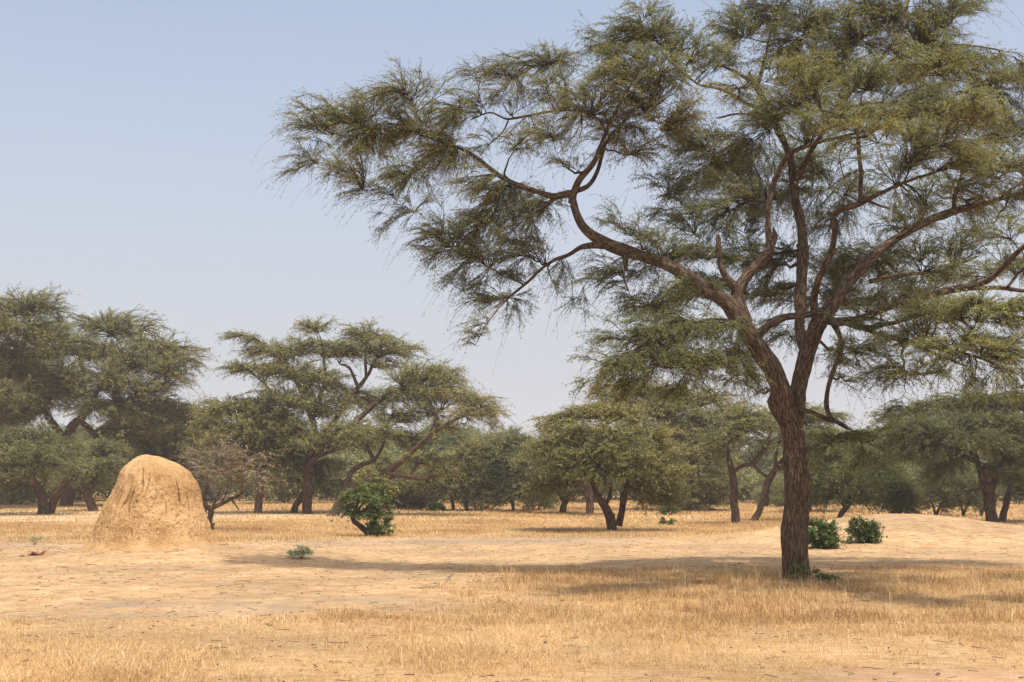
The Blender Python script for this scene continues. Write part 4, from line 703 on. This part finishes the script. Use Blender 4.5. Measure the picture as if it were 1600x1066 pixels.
# M twin trunks behind big trunk
bg("acacia_tree", (1149, 820), [[(1150, 823, 15), (1149, 800, 14), (1147, 780, 13), (1145, 755, 12), (1141, 730, 10), (1136, 700, 6)], [(1143, 740, 7), (1160, 728, 6.5, -.3), (1180, 722, 6, -.5), (1195, 700, 5, -.6), (1205, 675, 4, -.6)]],
   [(1120, 690, 26, 12, 0, .8, 0), (1150, 680, 34, 12, -.5, 1, 0), (1185, 665, 38, 12, -.6, 1, .05), (1160, 650, 36, 11, 0, .9, .1), (1130, 710, 18, 14, 0, .4, -.05, .6), (1190, 700, 28, 11, -.5, .6, -.1, .7)],
   "acacia with an upright bark-brown trunk, nearest left of the big tree's trunk", seed=25, tone=.35)
bg("acacia_tree", (1180, 815), [[(1176, 818, 14), (1185, 800, 11), (1192, 780, 11), (1198, 760, 12), (1206, 742, 11), (1218, 725, 8, .3), (1240, 700, 6, .5), (1255, 670, 4, .5)], [(1203, 748, 6), (1185, 735, 5, .4), (1170, 715, 4, .5)], [(1210, 738, 6), (1215, 700, 5, 0), (1225, 670, 4, 0)], [(1196, 790, 6), (1201, 782, 4), (1199, 775, 3)]],
   [(1215, 650, 38, 11, 0, 1, .1), (1255, 648, 36, 11, .5, 1, .15), (1290, 655, 32, 10, .5, 1, .15), (1230, 675, 36, 12, -.5, .8, -.03), (1275, 680, 36, 13, 0, 1, 0), (1200, 690, 28, 12, .3, .5, -.05, .7), (1260, 710, 32, 13, .3, .8, -.05), (1300, 710, 28, 14, .5, .9, 0), (1240, 735, 24, 12, 0, .5, -.1, .7)],
   "acacia leaning right behind the big tree's trunk, a broken knot halfway up its pale stem", seed=26, tone=.38)
# N drooping yellow-green tree
bg("willowy_tree", (1311, 811), [[(1309, 814, 9), (1317, 800, 9), (1327, 785, 9), (1333, 760, 7), (1335, 730, 5)], [(1320, 796, 5), (1310, 770, 4), (1300, 745, 3)], [(1330, 775, 5), (1355, 745, 4), (1370, 715, 3)]],
   [(1300, 715, 30, 22, 0, 1, .1), (1335, 700, 34, 22, 0, 1, .15), (1370, 715, 32, 22, 0, 1, .15), (1290, 750, 28, 22, 0, 1, 0), (1325, 740, 32, 24, -1, 1, .15), (1360, 755, 30, 24, -.6, 1, .15), (1390, 740, 28, 24, 0, 1, .15), (1340, 775, 26, 16, 0, .9, .1), (1285, 775, 22, 16, .5, .9, -.1), (1405, 765, 22, 18, 0, 1, .2), (1350, 680, 30, 14, .5, 1, .1)],
   "yellow-green tree with drooping foliage on a thin slanting stem behind the two round bushes", leafmat=M_GREEN, D0=50, seed=27, tone=.62, droop=.8, upbias=0, outw=.2)
bg("acacia_tree", (1262, 800), [[(1262, 804, 12), (1262, 770, 10), (1268, 740, 7), (1280, 710, 4)]], crown(1290, 725, 60, 60, 14, 30, D=64, pr=.42, ts=.02),
   "olive acacia hidden behind the big tree's trunk, foliage showing just right of it", seed=28)
bg("leafy_shrub", (1405, 813), [[(1404, 815, 7), (1405, 800, 6), (1402, 780, 4)], [(1405, 805, 5), (1415, 785, 4)], [(1404, 805, 5), (1392, 785, 4)]],
   [(1400, 795, 18, 11, 0, 1.3, -.1, .9), (1408, 780, 20, 13, 0, 1.3, -.2, .9), (1415, 765, 18, 12, 0, 1.2, .25), (1400, 758, 18, 13, 0, 1.2, .2), (1420, 795, 12, 12, 0, 1.2, -.2, .7), (1388, 790, 12, 14, 0, 1.2, -.1, .7), (1428, 775, 12, 9, 0, 1, .5)],
   "tall dense shrub with a bright green top and brown twiggy skirt behind the sand hump", cat="shrub", leafmat=M_GREEN, D0=49, seed=29, tone=.58, droop=.5, n_br=150)
for k, (bx, by, rx, ry, lab) in enumerate(((1462, 806, 34, 30, "widest rounded grey-green shrub, beside the tall shrub with the bright green top"), (1505, 804, 28, 27, "rounded grey-green shrub in the middle of the low row of three"), (1533, 803, 20, 26, "smallest green shrub of the low row, nearest the thick forked trunk"))):
    bg("round_shrub", (bx, by), [[(bx, by + 3, 5), (bx - 3, by - 14, 4), (bx - 10, by - 30, 3)], [(bx, by + 2, 5), (bx + 6, by - 14, 4), (bx + 12, by - 30, 3)]],
       crown(bx, by - 10 - ry, rx, ry, 12, 40 + k, pr=.45, flat=.75, D=57, ts=-.05) + [(bx - rx * .5, by - 16, rx * .45, 12, 0), (bx + rx * .5, by - 16, rx * .45, 12, 0)], lab, cat="shrub", D0=56, seed=50 + k, tone=.22, droop=.1, n_br=110)
# Q right tree
bg("acacia_tree", (1549, 818), [[(1551, 822, 24), (1550, 805, 19), (1548, 785, 18), (1544, 768, 19), (1535, 745, 13), (1525, 715, 9), (1515, 690, 7), (1515, 650, 4)], [(1545, 770, 14), (1560, 740, 11, .4), (1575, 710, 9, .6), (1590, 680, 7, .8), (1600, 645, 5, 1)],
    [(1538, 752, 8), (1530, 765, 6, -.5), (1505, 768, 3, -.8)], [(1530, 725, 7), (1490, 705, 6, -.8), (1460, 690, 4, -1.4), (1420, 685, 3, -2)], [(1560, 738, 6, .4), (1550, 700, 5, 1), (1545, 665, 4, 1.2)]],
   [(1450, 640, 40, 14, 0, 1, 0), (1500, 628, 42, 14, 0, 1, 0), (1550, 628, 42, 14, 0, 1, 0), (1600, 632, 42, 16, 0, 1, 0), (1650, 650, 42, 20, 0, 1), (1420, 670, 40, 16, -1.5, 1, -.15), (1400, 700, 36, 16, -1.5, 1, -.2), (1460, 670, 40, 17, -1.5, 1, -.1), (1500, 655, 42, 16, -1, .9, -.05), (1560, 660, 42, 17, -1, .9, 0), (1610, 670, 40, 20, -.8, 1, -.05),
    (1440, 710, 38, 17, -1, 1, -.15), (1480, 730, 34, 14, -.5, .8, -.15), (1530, 690, 40, 16, -1.5, 1, 0), (1580, 700, 40, 18, -1, 1, -.05), (1500, 705, 34, 14, .8, .6, -.1), (1565, 735, 34, 15, -.5, 1, -.12), (1600, 745, 34, 18, 0, 1, -.12), (1640, 710, 40, 24, 0, 1), (1460, 745, 26, 12, -.5, .7, -.15), (1400, 655, 32, 14, 0, .8, 0)],
   "large shady acacia at the right edge, its thick forked trunk dark against pale grass", D0=47, seed=31, tone=.25)
bg("acacia_tree", (1567, 817), [[(1564, 820, 13), (1569, 800, 11), (1574, 780, 10), (1580, 760, 8), (1590, 735, 5)], [(1574, 778, 5), (1590, 765, 4), (1605, 750, 3)]],
   crown(1600, 735, 42, 30, 10, 33, D=48, pr=.42, ts=-.1, dd=1) + [(1600, 770, 18, 10, 0, .8, -.1)],
   "slim right-leaning acacia just right of the thick forked trunk at the right edge", D0=48.5, seed=32, tone=.25)
# J middle-left woods
bg("acacia_tree", (728, 799), [[(729, 802, 7), (728, 785, 6), (727, 760, 5), (735, 735, 4), (745, 710, 3)], [(727, 770, 4), (705, 745, 3), (695, 730, 2)]],
   [(690, 735, 34, 15, 0, 1, .08), (725, 715, 36, 15, 0, 1, .12), (760, 700, 32, 13, 0, 1, .12), (700, 760, 30, 12, 0, 1, -.1), (735, 745, 32, 14, 0, 1, 0), (760, 735, 28, 15, .4, 1, 0), (745, 770, 24, 12, 0, .9, -.1), (665, 755, 28, 14, .5, 1, 0)],
   "slender-stemmed acacia in the gap between the central tree and the V-trunked tree", seed=34)
bg("dense_tree", (802, 799), [[(803, 802, 6), (801, 785, 6), (798, 760, 5), (790, 730, 4)], [(801, 780, 4), (815, 750, 3)]],
   [(790, 775, 26, 14, 0, 1.3, -.2), (815, 770, 22, 15, 0, 1.3, -.25), (775, 750, 30, 15, 0, 1.2, -.2), (805, 745, 30, 16, 0, 1.2, -.25), (760, 725, 30, 14, 0, 1.1, -.15), (795, 715, 34, 15, 0, 1.1, -.15), (825, 715, 28, 15, 0, 1.1, -.1), (780, 695, 30, 11, .5, 1, -.05), (815, 690, 28, 11, .5, 1, 0), (750, 765, 22, 13, 0, 1.1, -.15)],
   "dark blue-green tree with its crown almost to the grass, left of the V-trunked mid tree", seed=35, tone=.2)
bg("acacia_tree", (655, 792), [[(653, 794, 7), (655, 770, 6), (650, 745, 4)], [(655, 775, 4), (675, 750, 3)]], crown(650, 742, 52, 38, 14, 36, D=76, pr=.42, ts=-.05),
   "small far acacia under the raised limb of the right-leaning tree", seed=36)
bg("acacia_tree", (620, 796), [[(621, 798, 6), (618, 778, 5), (612, 755, 4)]], crown(612, 745, 46, 34, 12, 37, D=70, pr=.42, ts=-.05), "small far acacia directly behind the leafy bush in tan grass", seed=37)
bg("acacia_tree", (708, 797), [[(709, 799, 7), (707, 785, 6), (703, 765, 4)]], crown(710, 750, 40, 30, 10, 38, D=68, pr=.42, ts=-.15), "short dark acacia beside the slender-stemmed one in the woodland gap", seed=38)
bg("low_bush", (682, 799), [[(682, 800, 3), (680, 792, 2)], [(682, 800, 3), (686, 792, 2)]], [(676, 794, 9, 5, 0, 1.5), (688, 793, 9, 6, 0, 1.5), (682, 789, 9, 5, 0, 1.5)], "low dark green bush at the field edge left of the woodland gap", cat="bush", leafmat=M_GREEN, seed=39, tone=.2, leaf=(.12, .06), n_br=60, s=1.8, tw_len=.2)
bg("low_bush", (1047, 805), [[(1047, 806, 3), (1044, 798, 2)], [(1047, 806, 3), (1052, 797, 2)]], [(1039, 799, 8, 6, 0, 1.5), (1053, 798, 8, 6, 0, 1.5), (1046, 792, 9, 6, 0, 1.5)], "green bush under the sweeping olive crown, upper one of two in the grass", cat="bush", leafmat=M_GREEN, seed=40, tone=.12, leaf=(.09, .045), n_br=60, s=1.6, tw_len=.2)
bg("low_bush", (1043, 821), [[(1043, 822, 2), (1040, 816, 1.5)], [(1043, 822, 2), (1048, 815, 1.5)]], [(1037, 817, 6, 4, 0, 1.2), (1044, 815, 6, 4.5, 0, 1.2), (1050, 817, 5, 4, 0, 1.2)], "small low green bush in the tan grass, lower one of two", cat="bush", leafmat=M_GREEN, seed=41, tone=.1, leaf=(.08, .04), n_br=60, s=1.4, tw_len=.2)

for k, (bx, by, rx, ry, tn, lab) in enumerate(((645, 795, 42, 20, .35, "brown twiggy thicket behind the leafy bush, widest of the thickets in the woodland gap"), (752, 796, 30, 22, .3, "brown-green thicket right of the slender-stemmed acacia in the woodland gap"),
        (842, 797, 26, 18, .35, "small grey-brown thicket at the left foot of the V-trunked tree's low crown"), (18, 788, 46, 16, .3, "dusky thicket low behind the V-trunked acacia at the left edge"), (300, 787, 50, 20, .3, "grey-brown thicket behind the dry shrub tree at the mound"), (1235, 793, 50, 20, .35, "dusky thicket low behind the big tree's trunk"))):
    bg("thorny_thicket", (bx, by), [[(bx + q_ * rx * .3, by + 1, 4), (bx + q_ * rx * .45, by - ry * .8, 3), (bx + q_ * rx * .7, by - ry * 1.5, 2)] for q_ in (-1, 0, 1)],
       crown(bx, by - 2 - ry, rx, ry, 14, 140 + k, pr=.36, flat=.7, D=75) + [(bx - rx * .6, by - 7, rx * .35, 7, 0), (bx + rx * .6, by - 7, rx * .35, 7, 0), (bx, by - 7, rx * .4, 7, 0)], lab, cat="thicket", seed=150 + k, tone=tn, droop=.1, leafmat=M_DRYLEAF if k in (0, 4) else M_ACACIA, twigmat=M_GREYTWIG)
# I leafy bush with gnarled trunk
bg("leafy_bush", (580, 838), [[(580, 842, 14), (574, 832, 12), (565, 824, 9), (555, 817, 8), (551, 808, 8), (553, 798, 6), (560, 785, 4), (557, 770, 3)], [(570, 829, 7), (585, 815, 5, -.2), (595, 800, 4, -.2), (605, 785, 3, -.2)], [(556, 800, 4), (572, 780, 3, .2), (578, 760, 3, .2), (576, 748, 2)], [(592, 803, 4, -.2), (603, 780, 3), (610, 770, 2)], [(578, 836, 5), (592, 832, 4), (600, 828, 2)]],
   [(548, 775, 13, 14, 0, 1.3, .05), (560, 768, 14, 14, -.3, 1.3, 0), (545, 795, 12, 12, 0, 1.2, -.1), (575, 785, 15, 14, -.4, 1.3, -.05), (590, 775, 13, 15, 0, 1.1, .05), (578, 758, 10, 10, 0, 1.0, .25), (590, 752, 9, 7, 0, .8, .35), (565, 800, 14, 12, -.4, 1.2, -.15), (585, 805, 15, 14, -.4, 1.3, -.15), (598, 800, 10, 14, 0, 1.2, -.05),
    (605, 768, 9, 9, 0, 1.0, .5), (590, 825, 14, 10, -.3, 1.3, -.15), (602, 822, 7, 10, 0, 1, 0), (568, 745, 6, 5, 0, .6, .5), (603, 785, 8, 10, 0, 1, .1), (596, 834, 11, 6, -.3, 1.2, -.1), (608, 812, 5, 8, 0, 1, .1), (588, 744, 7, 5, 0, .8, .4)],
   "leafy green bush with a crooked red-brown stem in tan grass, standing alone at centre-left", cat="bush", leafmat=M_GREEN, seed=42, tone=.58, leaf=(0.075, 0.045), n_br=130, tw_len=.22, upbias=.1, s=1.5, n_lf=10)
# S two round bushes
for k, (bx, by, rx, ry, lab) in enumerate(((1288, 857, 24, 21, "dense round green bush on bare sand, nearer the big tree's trunk"), (1355, 848, 23, 18, "dense green bush farther right on the sand hump, one spindly stem off its left side"))):
    pd = crown(bx, by - ry + 2, rx, ry, 14, 60 + k, pr=.42, flat=.8, D=31) + [(bx, by - 8, rx * .7, 7, 0), (bx + 8, by - ry * 1.6, 9, 7, 0), (bx - 8, by - ry * 1.7, 8, 6, 0)]
    if k: pd += [(1333, 830, 6, 8, 0, .5), (1331, 818, 4, 4, 0, .5)]
    else: pd += [(1266, 838, 9, 12, .2, .7), (1268, 818, 6, 7, .2, .5)]
    bg("round_bush", (bx, by), [[(bx, by + 2, 5), (bx - 4, by - 10, 3), (bx - 10, by - 24, 2)], [(bx, by + 2, 5), (bx + 5, by - 10, 3), (bx + 12, by - 26, 2)], [(bx, by + 1, 3), (bx + 1, by - 14, 2.5), (bx, by - 30, 2)]], pd, lab, cat="bush", leafmat=M_GREEN, seed=62 + k,
       tone=.22, leaf=(0.065, 0.038), n_br=110, tw_len=.2, s=1.35, n_lf=10, upbias=.1)
# small plants
def plant(name, base, w, h, label, seed, leafmat=M_GREEN, n=12, tone=.3, leaf=(.05, .03), droop=0.1):
    r = ground_at(*base); D = r[1]; k = D / F; R_ = np.random.default_rng(seed)
    lm, pdx = [], []
    for q in range(n):
        a, e = R_.random() * 6.28, R_.random() ** .6
        tip = r + np.array([math.cos(a) * w * k * .5 * e, math.sin(a) * w * k * .4 * e, h * k * (0.45 + .55 * R_.random())])
        mid = r + (tip - r) * .5 + np.array([0, 0, .1 * h * k])
        lm.append([(*(r - [0, 0, .02]), .006), (*mid, .004), (*tip, .002)]); pdx.append((tip, np.array([w, w * .8, h * .5]) * k * .22, 1.0, 0, 1))
    _, q = grow(name, r, lm, pdx, s=.5, leafmat=leafmat, seed=seed, tone=tone, leaf=leaf, n_br=26, n_tw=3, n_lf=6, sides=5, step=.04, tw_len=.12, droop=droop, label=label, cat="plant")
    stats[label] = q
plant("weed_plant", (1254, 911), 44, 26, "dark green weed climbing at the foot of the big acacia's trunk", 71, leaf=(.042, .024), tone=.2, n=9)
plant("weed_plant", (1291, 913), 24, 16, "small green weed in the straw just right of the big acacia's foot", 72, n=6, tone=.25)
plant("weed_plant", (472, 873), 36, 17, "low pale green weed on bare sand at the tip of the big tree's shadow", 73, leafmat=M_PALE, leaf=(.09, .016), n=9, tone=.6)
plant("weed_plant", (54, 851), 18, 10, "tiny pale green plant on the sand left of the termite mound", 74, leafmat=M_PALE, n=4, leaf=(.035, .02))
plant("weed_plant", (1218, 802), 26, 22, "light green sapling in the grass just left of the big tree's trunk", 75, n=7, leaf=(.11, .06), tone=.8)

# dead bark pieces on the sand
def chunk(name, base, L_, W_, H_, rot, label, seed):
    r = ground_at(*base); R_ = np.random.default_rng(seed); K, S = 16, 12
    t = np.linspace(-1, 1, K)[:, None]; a = np.arange(S)[None] / S * 6.283
    prof = np.sqrt(np.clip(1 - np.abs(t) ** 2.5, 0, 1)) + 0.001
    x = t * L_ / 2 + 0 * a; y = prof * W_ / 2 * np.cos(a); z = prof * H_ / 2 * np.sin(a) + H_ * .35
    P = np.stack([x, y, z], -1); nn = vnoise(P * 14 + seed, seed); P[..., 2] += nn * H_ * .5; P[..., 1] += vnoise(P * 11, seed + 1) * W_ * .3; P[..., 2] += .25 * H_ * np.sin(t * 5 + seed)
    c_, s_ = math.cos(rot), math.sin(rot); P = np.stack([P[..., 0] * c_ - P[..., 1] * s_, P[..., 0] * s_ + P[..., 1] * c_, P[..., 2]], -1)
    i = np.arange(K * S).reshape(K, S); Q = np.stack([i[:-1], np.roll(i, -1, 1)[:-1], np.roll(i, -1, 1)[1:], i[1:]], -1)
    o = quad_mesh(name, P.reshape(-1, 3), Q, M_CHUNK, smooth=True, loc=r); tag(o, label, "dead wood")
m_, N_, L__, b_ = mat("rotten_red_wood"); b_.inputs['Roughness'].default_value = .9
nz_ = N_.new("ShaderNodeTexNoise"); nz_.inputs['Scale'].default_value = 18; nz_.inputs['Detail'].default_value = 5
rp_ = ramp(N_, [(.35, (.07, .025, .014)), (.65, (.27, .10, .05))]); L__.new(nz_.outputs[0], rp_.inputs[0]); L__.new(rp_.outputs[0], b_.inputs['Base Color'])
M_CHUNK = m_
chunk("bark_chunk", (57, 868), .36, .16, .09, .1, "larger dark red bark chunk lying on bare sand left of the mound", 3)
chunk("bark_chunk", (35, 870), .12, .07, .035, -.3, "smaller reddish bark scrap lying left of the larger chunk", 8)

# ------------------------------------------------------------------ far woods
def far_proto(seed, hgt, spread, tone):
    R_ = np.random.default_rng(seed); th_ = hgt * .28
    limbs = [[(0, 0, -.2, .28), (0.05, 0, th_ * .5, .22), (R_.normal(0, .15), 0, th_, .2)]]; pads = []
    for k in range(5):
        a = k * 1.257 + R_.random(); r1 = spread * .5
        limbs.append([(0, 0, th_ * .9, .14), (math.cos(a) * r1 * .5, math.sin(a) * r1 * .5, hgt * .45, .09), (math.cos(a) * r1, math.sin(a) * r1, hgt * .68, .05)])
    for k in range(22):
        a = R_.random() * 6.283; e = math.sqrt((k + .5) / 22); z = hgt * (.93 - .42 * e * e - .28 * R_.random() * (k % 2))
        w = spread * .28 * R_.uniform(.8, 1.2)
        pads.append((np.array([math.cos(a) * spread * .8 * e, math.sin(a) * spread * .8 * e, z]), np.array([w, w, w * .5]), 1.0, R_.normal(0, .06), 1.0))
    for k in range(9):
        a = k * .7 + R_.random(); pads.append((np.array([math.cos(a) * spread * .6, math.sin(a) * spread * .6, hgt * (.22 + .15 * R_.random())]), np.array([spread * .3, spread * .3, spread * .16]), .9, -.05, 1.0))
    return limbs, pads
protos = []
for k, (h_, sp_, tn_) in enumerate(((6.5, 4.4, .4), (7.5, 5.0, .3), (5.6, 4.6, .5), (6.8, 4.0, .22))):
    lm, pd = far_proto(80 + k, h_, sp_, tn_)
    t_, q = grow("distant_acacia", (0, 0, 0), lm, pd, s=4.6, seed=90 + k, tone=tn_, leaf=(.26, .085), n_br=95, n_tw=5, n_lf=9, sides=7, step=.5, tw_len=.36, droop=.2, cat="tree")
    protos.append(t_); stats['far%d' % k] = q
fr_ = np.random.default_rng(17)
def place_far(x, y, sc, k, first):
    src = protos[k]
    if first: r = src
    else:
        r = src.copy(); col.objects.link(r)
        for ch in src.children:
            c2 = ch.copy(); col.objects.link(c2); c2.parent = r
    r.location = (x, y, float(height(x, y))); r.rotation_euler = (0, 0, fr_.random() * 6.28); r.scale = (sc, sc, sc * fr_.uniform(.85, 1.1))
    tag(r, "distant hazy acacia in the tree line beyond the clearing", "tree", "distant trees of the hazy woods behind the clearing")
def far_shrub(seed, w, h_, tn_):
    R2 = np.random.default_rng(seed); lm = []; pd = []
    for k in range(5):
        a = k * 1.3; lm.append([(0, 0, -.1, .06), (math.cos(a) * w * .2, math.sin(a) * w * .2, h_ * .4, .04), (math.cos(a) * w * .45, math.sin(a) * w * .4, h_ * .75, .02)])
    for k in range(12):
        a = R2.random() * 6.283; e = math.sqrt(R2.random()); z = h_ * (.2 + .65 * R2.random() * (1 - .5 * e))
        pd.append((np.array([math.cos(a) * w * .5 * e, math.sin(a) * w * .5 * e, z]), np.array([w * .22, w * .22, h_ * .2]), 1.0, R2.normal(0, .08), .8))
    t_, q = grow("distant_shrub", (0, 0, 0), lm, pd, s=3.4, seed=seed, tone=tn_, leaf=(.2, .08), n_br=90, n_tw=5, n_lf=8, sides=5, step=.4, tw_len=.4, droop=.1, cat="shrub")
    stats['shrub%d' % seed] = q; return t_
sprotos = [far_shrub(131, 4.2, 2.6, .3), far_shrub(132, 5.2, 3.0, .45), far_shrub(133, 3.4, 2.1, .2)]
for ri, (yy, gap) in enumerate(((84, 6.5), (93, 5.0), (105, 4.2))):
    x = -yy * .5; hw = yy * .5
    while x < hw:
        k = int(fr_.integers(3)); y_ = yy + fr_.uniform(-4, 5); src = sprotos[k]
        if not src.get("label"): r = src
        else:
            r = src.copy(); col.objects.link(r)
            for ch in src.children:
                c2 = ch.copy(); col.objects.link(c2); c2.parent = r
        sc = fr_.uniform(.9, 1.5); r.location = (x, y_, float(height(x, y_))); r.rotation_euler = (0, 0, fr_.random() * 6.28); r.scale = (sc * 1.1, sc * 1.1, sc)
        tag(r, "low dusky shrub among the stems at the foot of the far tree line", "shrub", "low shrubs under the distant woods")
        x += gap * fr_.uniform(.5, 1.35)
used = set()
rows = [(98, 5.6, 0.80), (112, 6.5, 0.9), (128, 7.5, 1.0), (150, 9.0, 1.1)]
for ri, (yy, gap, sc) in enumerate(rows):
    hw = yy * 0.60; x = -hw
    while x < hw:
        y_ = yy + fr_.uniform(-5, 6); k = int(fr_.integers(4))
        u = 800 + F * x / y_
        s_ = sc * fr_.uniform(.78, 1.12)
        if 790 < u < 840: s_ *= .88
        place_far(x, y_, s_, k, k not in used); used.add(k)
        x += gap * fr_.uniform(.75, 1.3)

# ------------------------------------------------------------------ grass
M_STRAW = leaf_mat("dry_straw", [(0, (0.27, 0.14, 0.06)), (0.3, (0.43, 0.26, 0.105)), (0.6, (0.61, 0.41, 0.185)), (1, (0.80, 0.62, 0.36))], transl=.25, rough=.55, spec=.3)
def blades(x, y, h, w, lean, tone, seed):
    R_ = np.random.default_rng(seed); n = len(x); z = height(x, y) - 0.01
    a = R_.random(n) * 6.283; la = a + R_.normal(0, .6, n)
    up = np.sqrt(np.clip(1 - lean ** 2, .02, 1))
    B = np.stack([x, y, z], -1); S = np.stack([np.cos(a + 1.57), np.sin(a + 1.57), 0 * a], -1) * w[:, None] * .5
    lb = la + R_.normal(0, .5, n); M1 = B + np.stack([np.cos(lb) * lean * .4, np.sin(lb) * lean * .4, up * .5 + .12 * R_.random(n)], -1) * h[:, None]
    T = B + np.stack([np.cos(la) * lean, np.sin(la) * lean, up * (1 - .45 * lean)], -1) * h[:, None]
    V = np.stack([B - S, B + S, M1 + S * .8, M1 - S * .8, T + S * .2, T - S * .2], 1).reshape(-1, 3)
    k = np.arange(n)[:, None] * 6
    Q = np.concatenate([k + np.array([[0, 1, 2, 3]]), k + np.array([[3, 2, 4, 5]])], 0)
    return V, Q, np.concatenate([tone, tone])
def scatter(n, y0, y1, dens_fn, seed, hs, ws, tuft=0.0, ntuft=1, edge=.54, tone0=.55, lean0=.55):
    R_ = np.random.default_rng(seed)
    y = np.sqrt(R_.random(n) * (y1 ** 2 - y0 ** 2) + y0 ** 2); x = (R_.random(n) * 2 - 1) * edge * y
    k = R_.random(n) < dens_fn(x, y); x, y = x[k], y[k]
    th_ = R_.random(len(x)); tt = R_.random(len(x))
    x = np.repeat(x, ntuft); y = np.repeat(y, ntuft); th_ = np.repeat(th_, ntuft); tt = np.repeat(tt, ntuft); m = len(x)
    x = x + R_.normal(0, tuft, m); y = y + R_.normal(0, tuft, m)
    big = n2(x, y, .6, 61, 3); ton = np.clip(tone0 + .45 * big + .22 * (tt - .5) + .16 * R_.normal(0, 1, m), 0, 1)
    h = hs * (.4 + .9 * th_) * (.6 + .7 * R_.random(m)) * (1 + .5 * n2(x, y, .4, 62)); w = ws * (.7 + .6 * R_.random(m))
    lean = np.clip(lean0 + .25 * R_.normal(0, 1, m), .05, .99)
    return blades(x, y, h, w, lean, ton, seed + 1)
f_near = lambda x, y: zones(x, y)[0] ** 1.3
f_field = lambda x, y: zones(x, y)[1]
gb = Buf(); 
for V, Q, T in (scatter(34000, 9.2, 15.5, f_near, 201, .12, .0042, .06, 8, lean0=1.0, tone0=.5), scatter(16000, 9.2, 15.5, lambda x, y: f_near(x, y) * sstep(-.2, .3, n2(x, y, 1.1, 71, 2)), 202, .075, .0042, .045, 9, lean0=.6, tone0=.55),
                scatter(30000, 14.5, 25.0, f_near, 203, .13, .0052, .08, 7, lean0=1.0, tone0=.36), scatter(32000, 14.5, 25.0, lambda x, y: f_near(x, y) * sstep(-.3, .2, n2(x, y, .8, 72, 2)), 204, .12, .0062, .07, 8, lean0=.55, tone0=.32),
                scatter(1500, 9.5, 25.0, lambda x, y: zones(x, y)[0] ** 2, 207, .30, .0045, .05, 5, lean0=.35, tone0=.7),
                scatter(14000, 9.5, 33.0, lambda x, y: .15 + .3 * sstep(0, .4, n2(x, y, .5, 95, 2)), 208, .05, .006, .05, 4, lean0=1.0, tone0=.45)):
    gb.add(V, Q, T)
V, Q, T = gb.get(); stats['grass_near'] = len(Q)
tag(quad_mesh("dry_grass", V, Q, M_STRAW, fattr={"tone": T}), "matted dry golden straw grass covering the foreground and the big tree's foot", "grass", kind="stuff")
gb = Buf()
for V, Q, T in (scatter(36000, 32.0, 50.0, f_field, 205, .10, .011, .38, 8, tone0=.5, lean0=.5), scatter(30000, 48.0, 95.0, f_field, 206, .12, .022, .7, 8, tone0=.5, lean0=.5)):
    gb.add(V, Q, T)
V, Q, T = gb.get(); stats['grass_far'] = len(Q)
tag(quad_mesh("field_grass", V, Q, M_STRAW, fattr={"tone": T}), "golden dry grass of the open field under the farther trees", "grass", kind="stuff")

# litter: fallen twigs, leaf scraps
R_ = np.random.default_rng(300); n = 4200
y = np.sqrt(R_.random(n) * (34 ** 2 - 9.5 ** 2) + 9.5 ** 2); x = (R_.random(n) * 2 - 1) * .55 * y
keep = R_.random(n) < .35 + .65 * (zones(x, y)[0] < .5); x, y = x[keep], y[keep]; n = len(x)
a = R_.random(n) * 6.283; L_ = .03 + .2 * R_.random(n) ** 4
P = np.zeros((n, 4, 3))
for k in range(4):
    px_, py_ = x + np.cos(a) * L_ * (k / 3 - .5) + R_.normal(0, .01, n), y + np.sin(a) * L_ * (k / 3 - .5) + R_.normal(0, .01, n)
    P[:, k] = np.stack([px_, py_, height(px_, py_) + .006 + .01 * R_.random(n)], -1)
V, Q, A = tubes(P, (.002 + .003 * R_.random((n, 1)) ** 2) * np.ones((1, 4)), 3)
tag(quad_mesh("twig_litter", V, Q, M_TWIG, vattr={"bark": A}), "fallen twigs and bark scraps strewn over the bare sand", "litter", kind="stuff")

# ------------------------------------------------------------------ haze
hb = bpy.data.meshes.new("haze"); x0, x1, y0, y1, z0, z1 = -500, 500, -80, 700, -2.5, 18
vs = [(x, y, z) for x in (x0, x1) for y in (y0, y1) for z in (z0, z1)]
hb.from_pydata(vs, [], [(0, 1, 3, 2), (4, 6, 7, 5), (0, 4, 5, 1), (2, 3, 7, 6), (0, 2, 6, 4), (1, 5, 7, 3)])
hz = bpy.data.objects.new("haze", hb); col.objects.link(hz); tag(hz, kind="stuff")
m = bpy.data.materials.new("dusty_air"); m.use_nodes = True; N = m.node_tree.nodes; N.remove(N["Principled BSDF"])
pv = N.new("ShaderNodeVolumePrincipled"); pv.inputs['Color'].default_value = (.98, .98, .98, 1); pv.inputs['Density'].default_value = .0006; pv.inputs['Anisotropy'].default_value = 0
m.node_tree.links.new(pv.outputs[0], N["Material Output"].inputs['Volume']); hb.materials.append(m)
print("STATS", stats, "total leaves", sum(stats.values()))
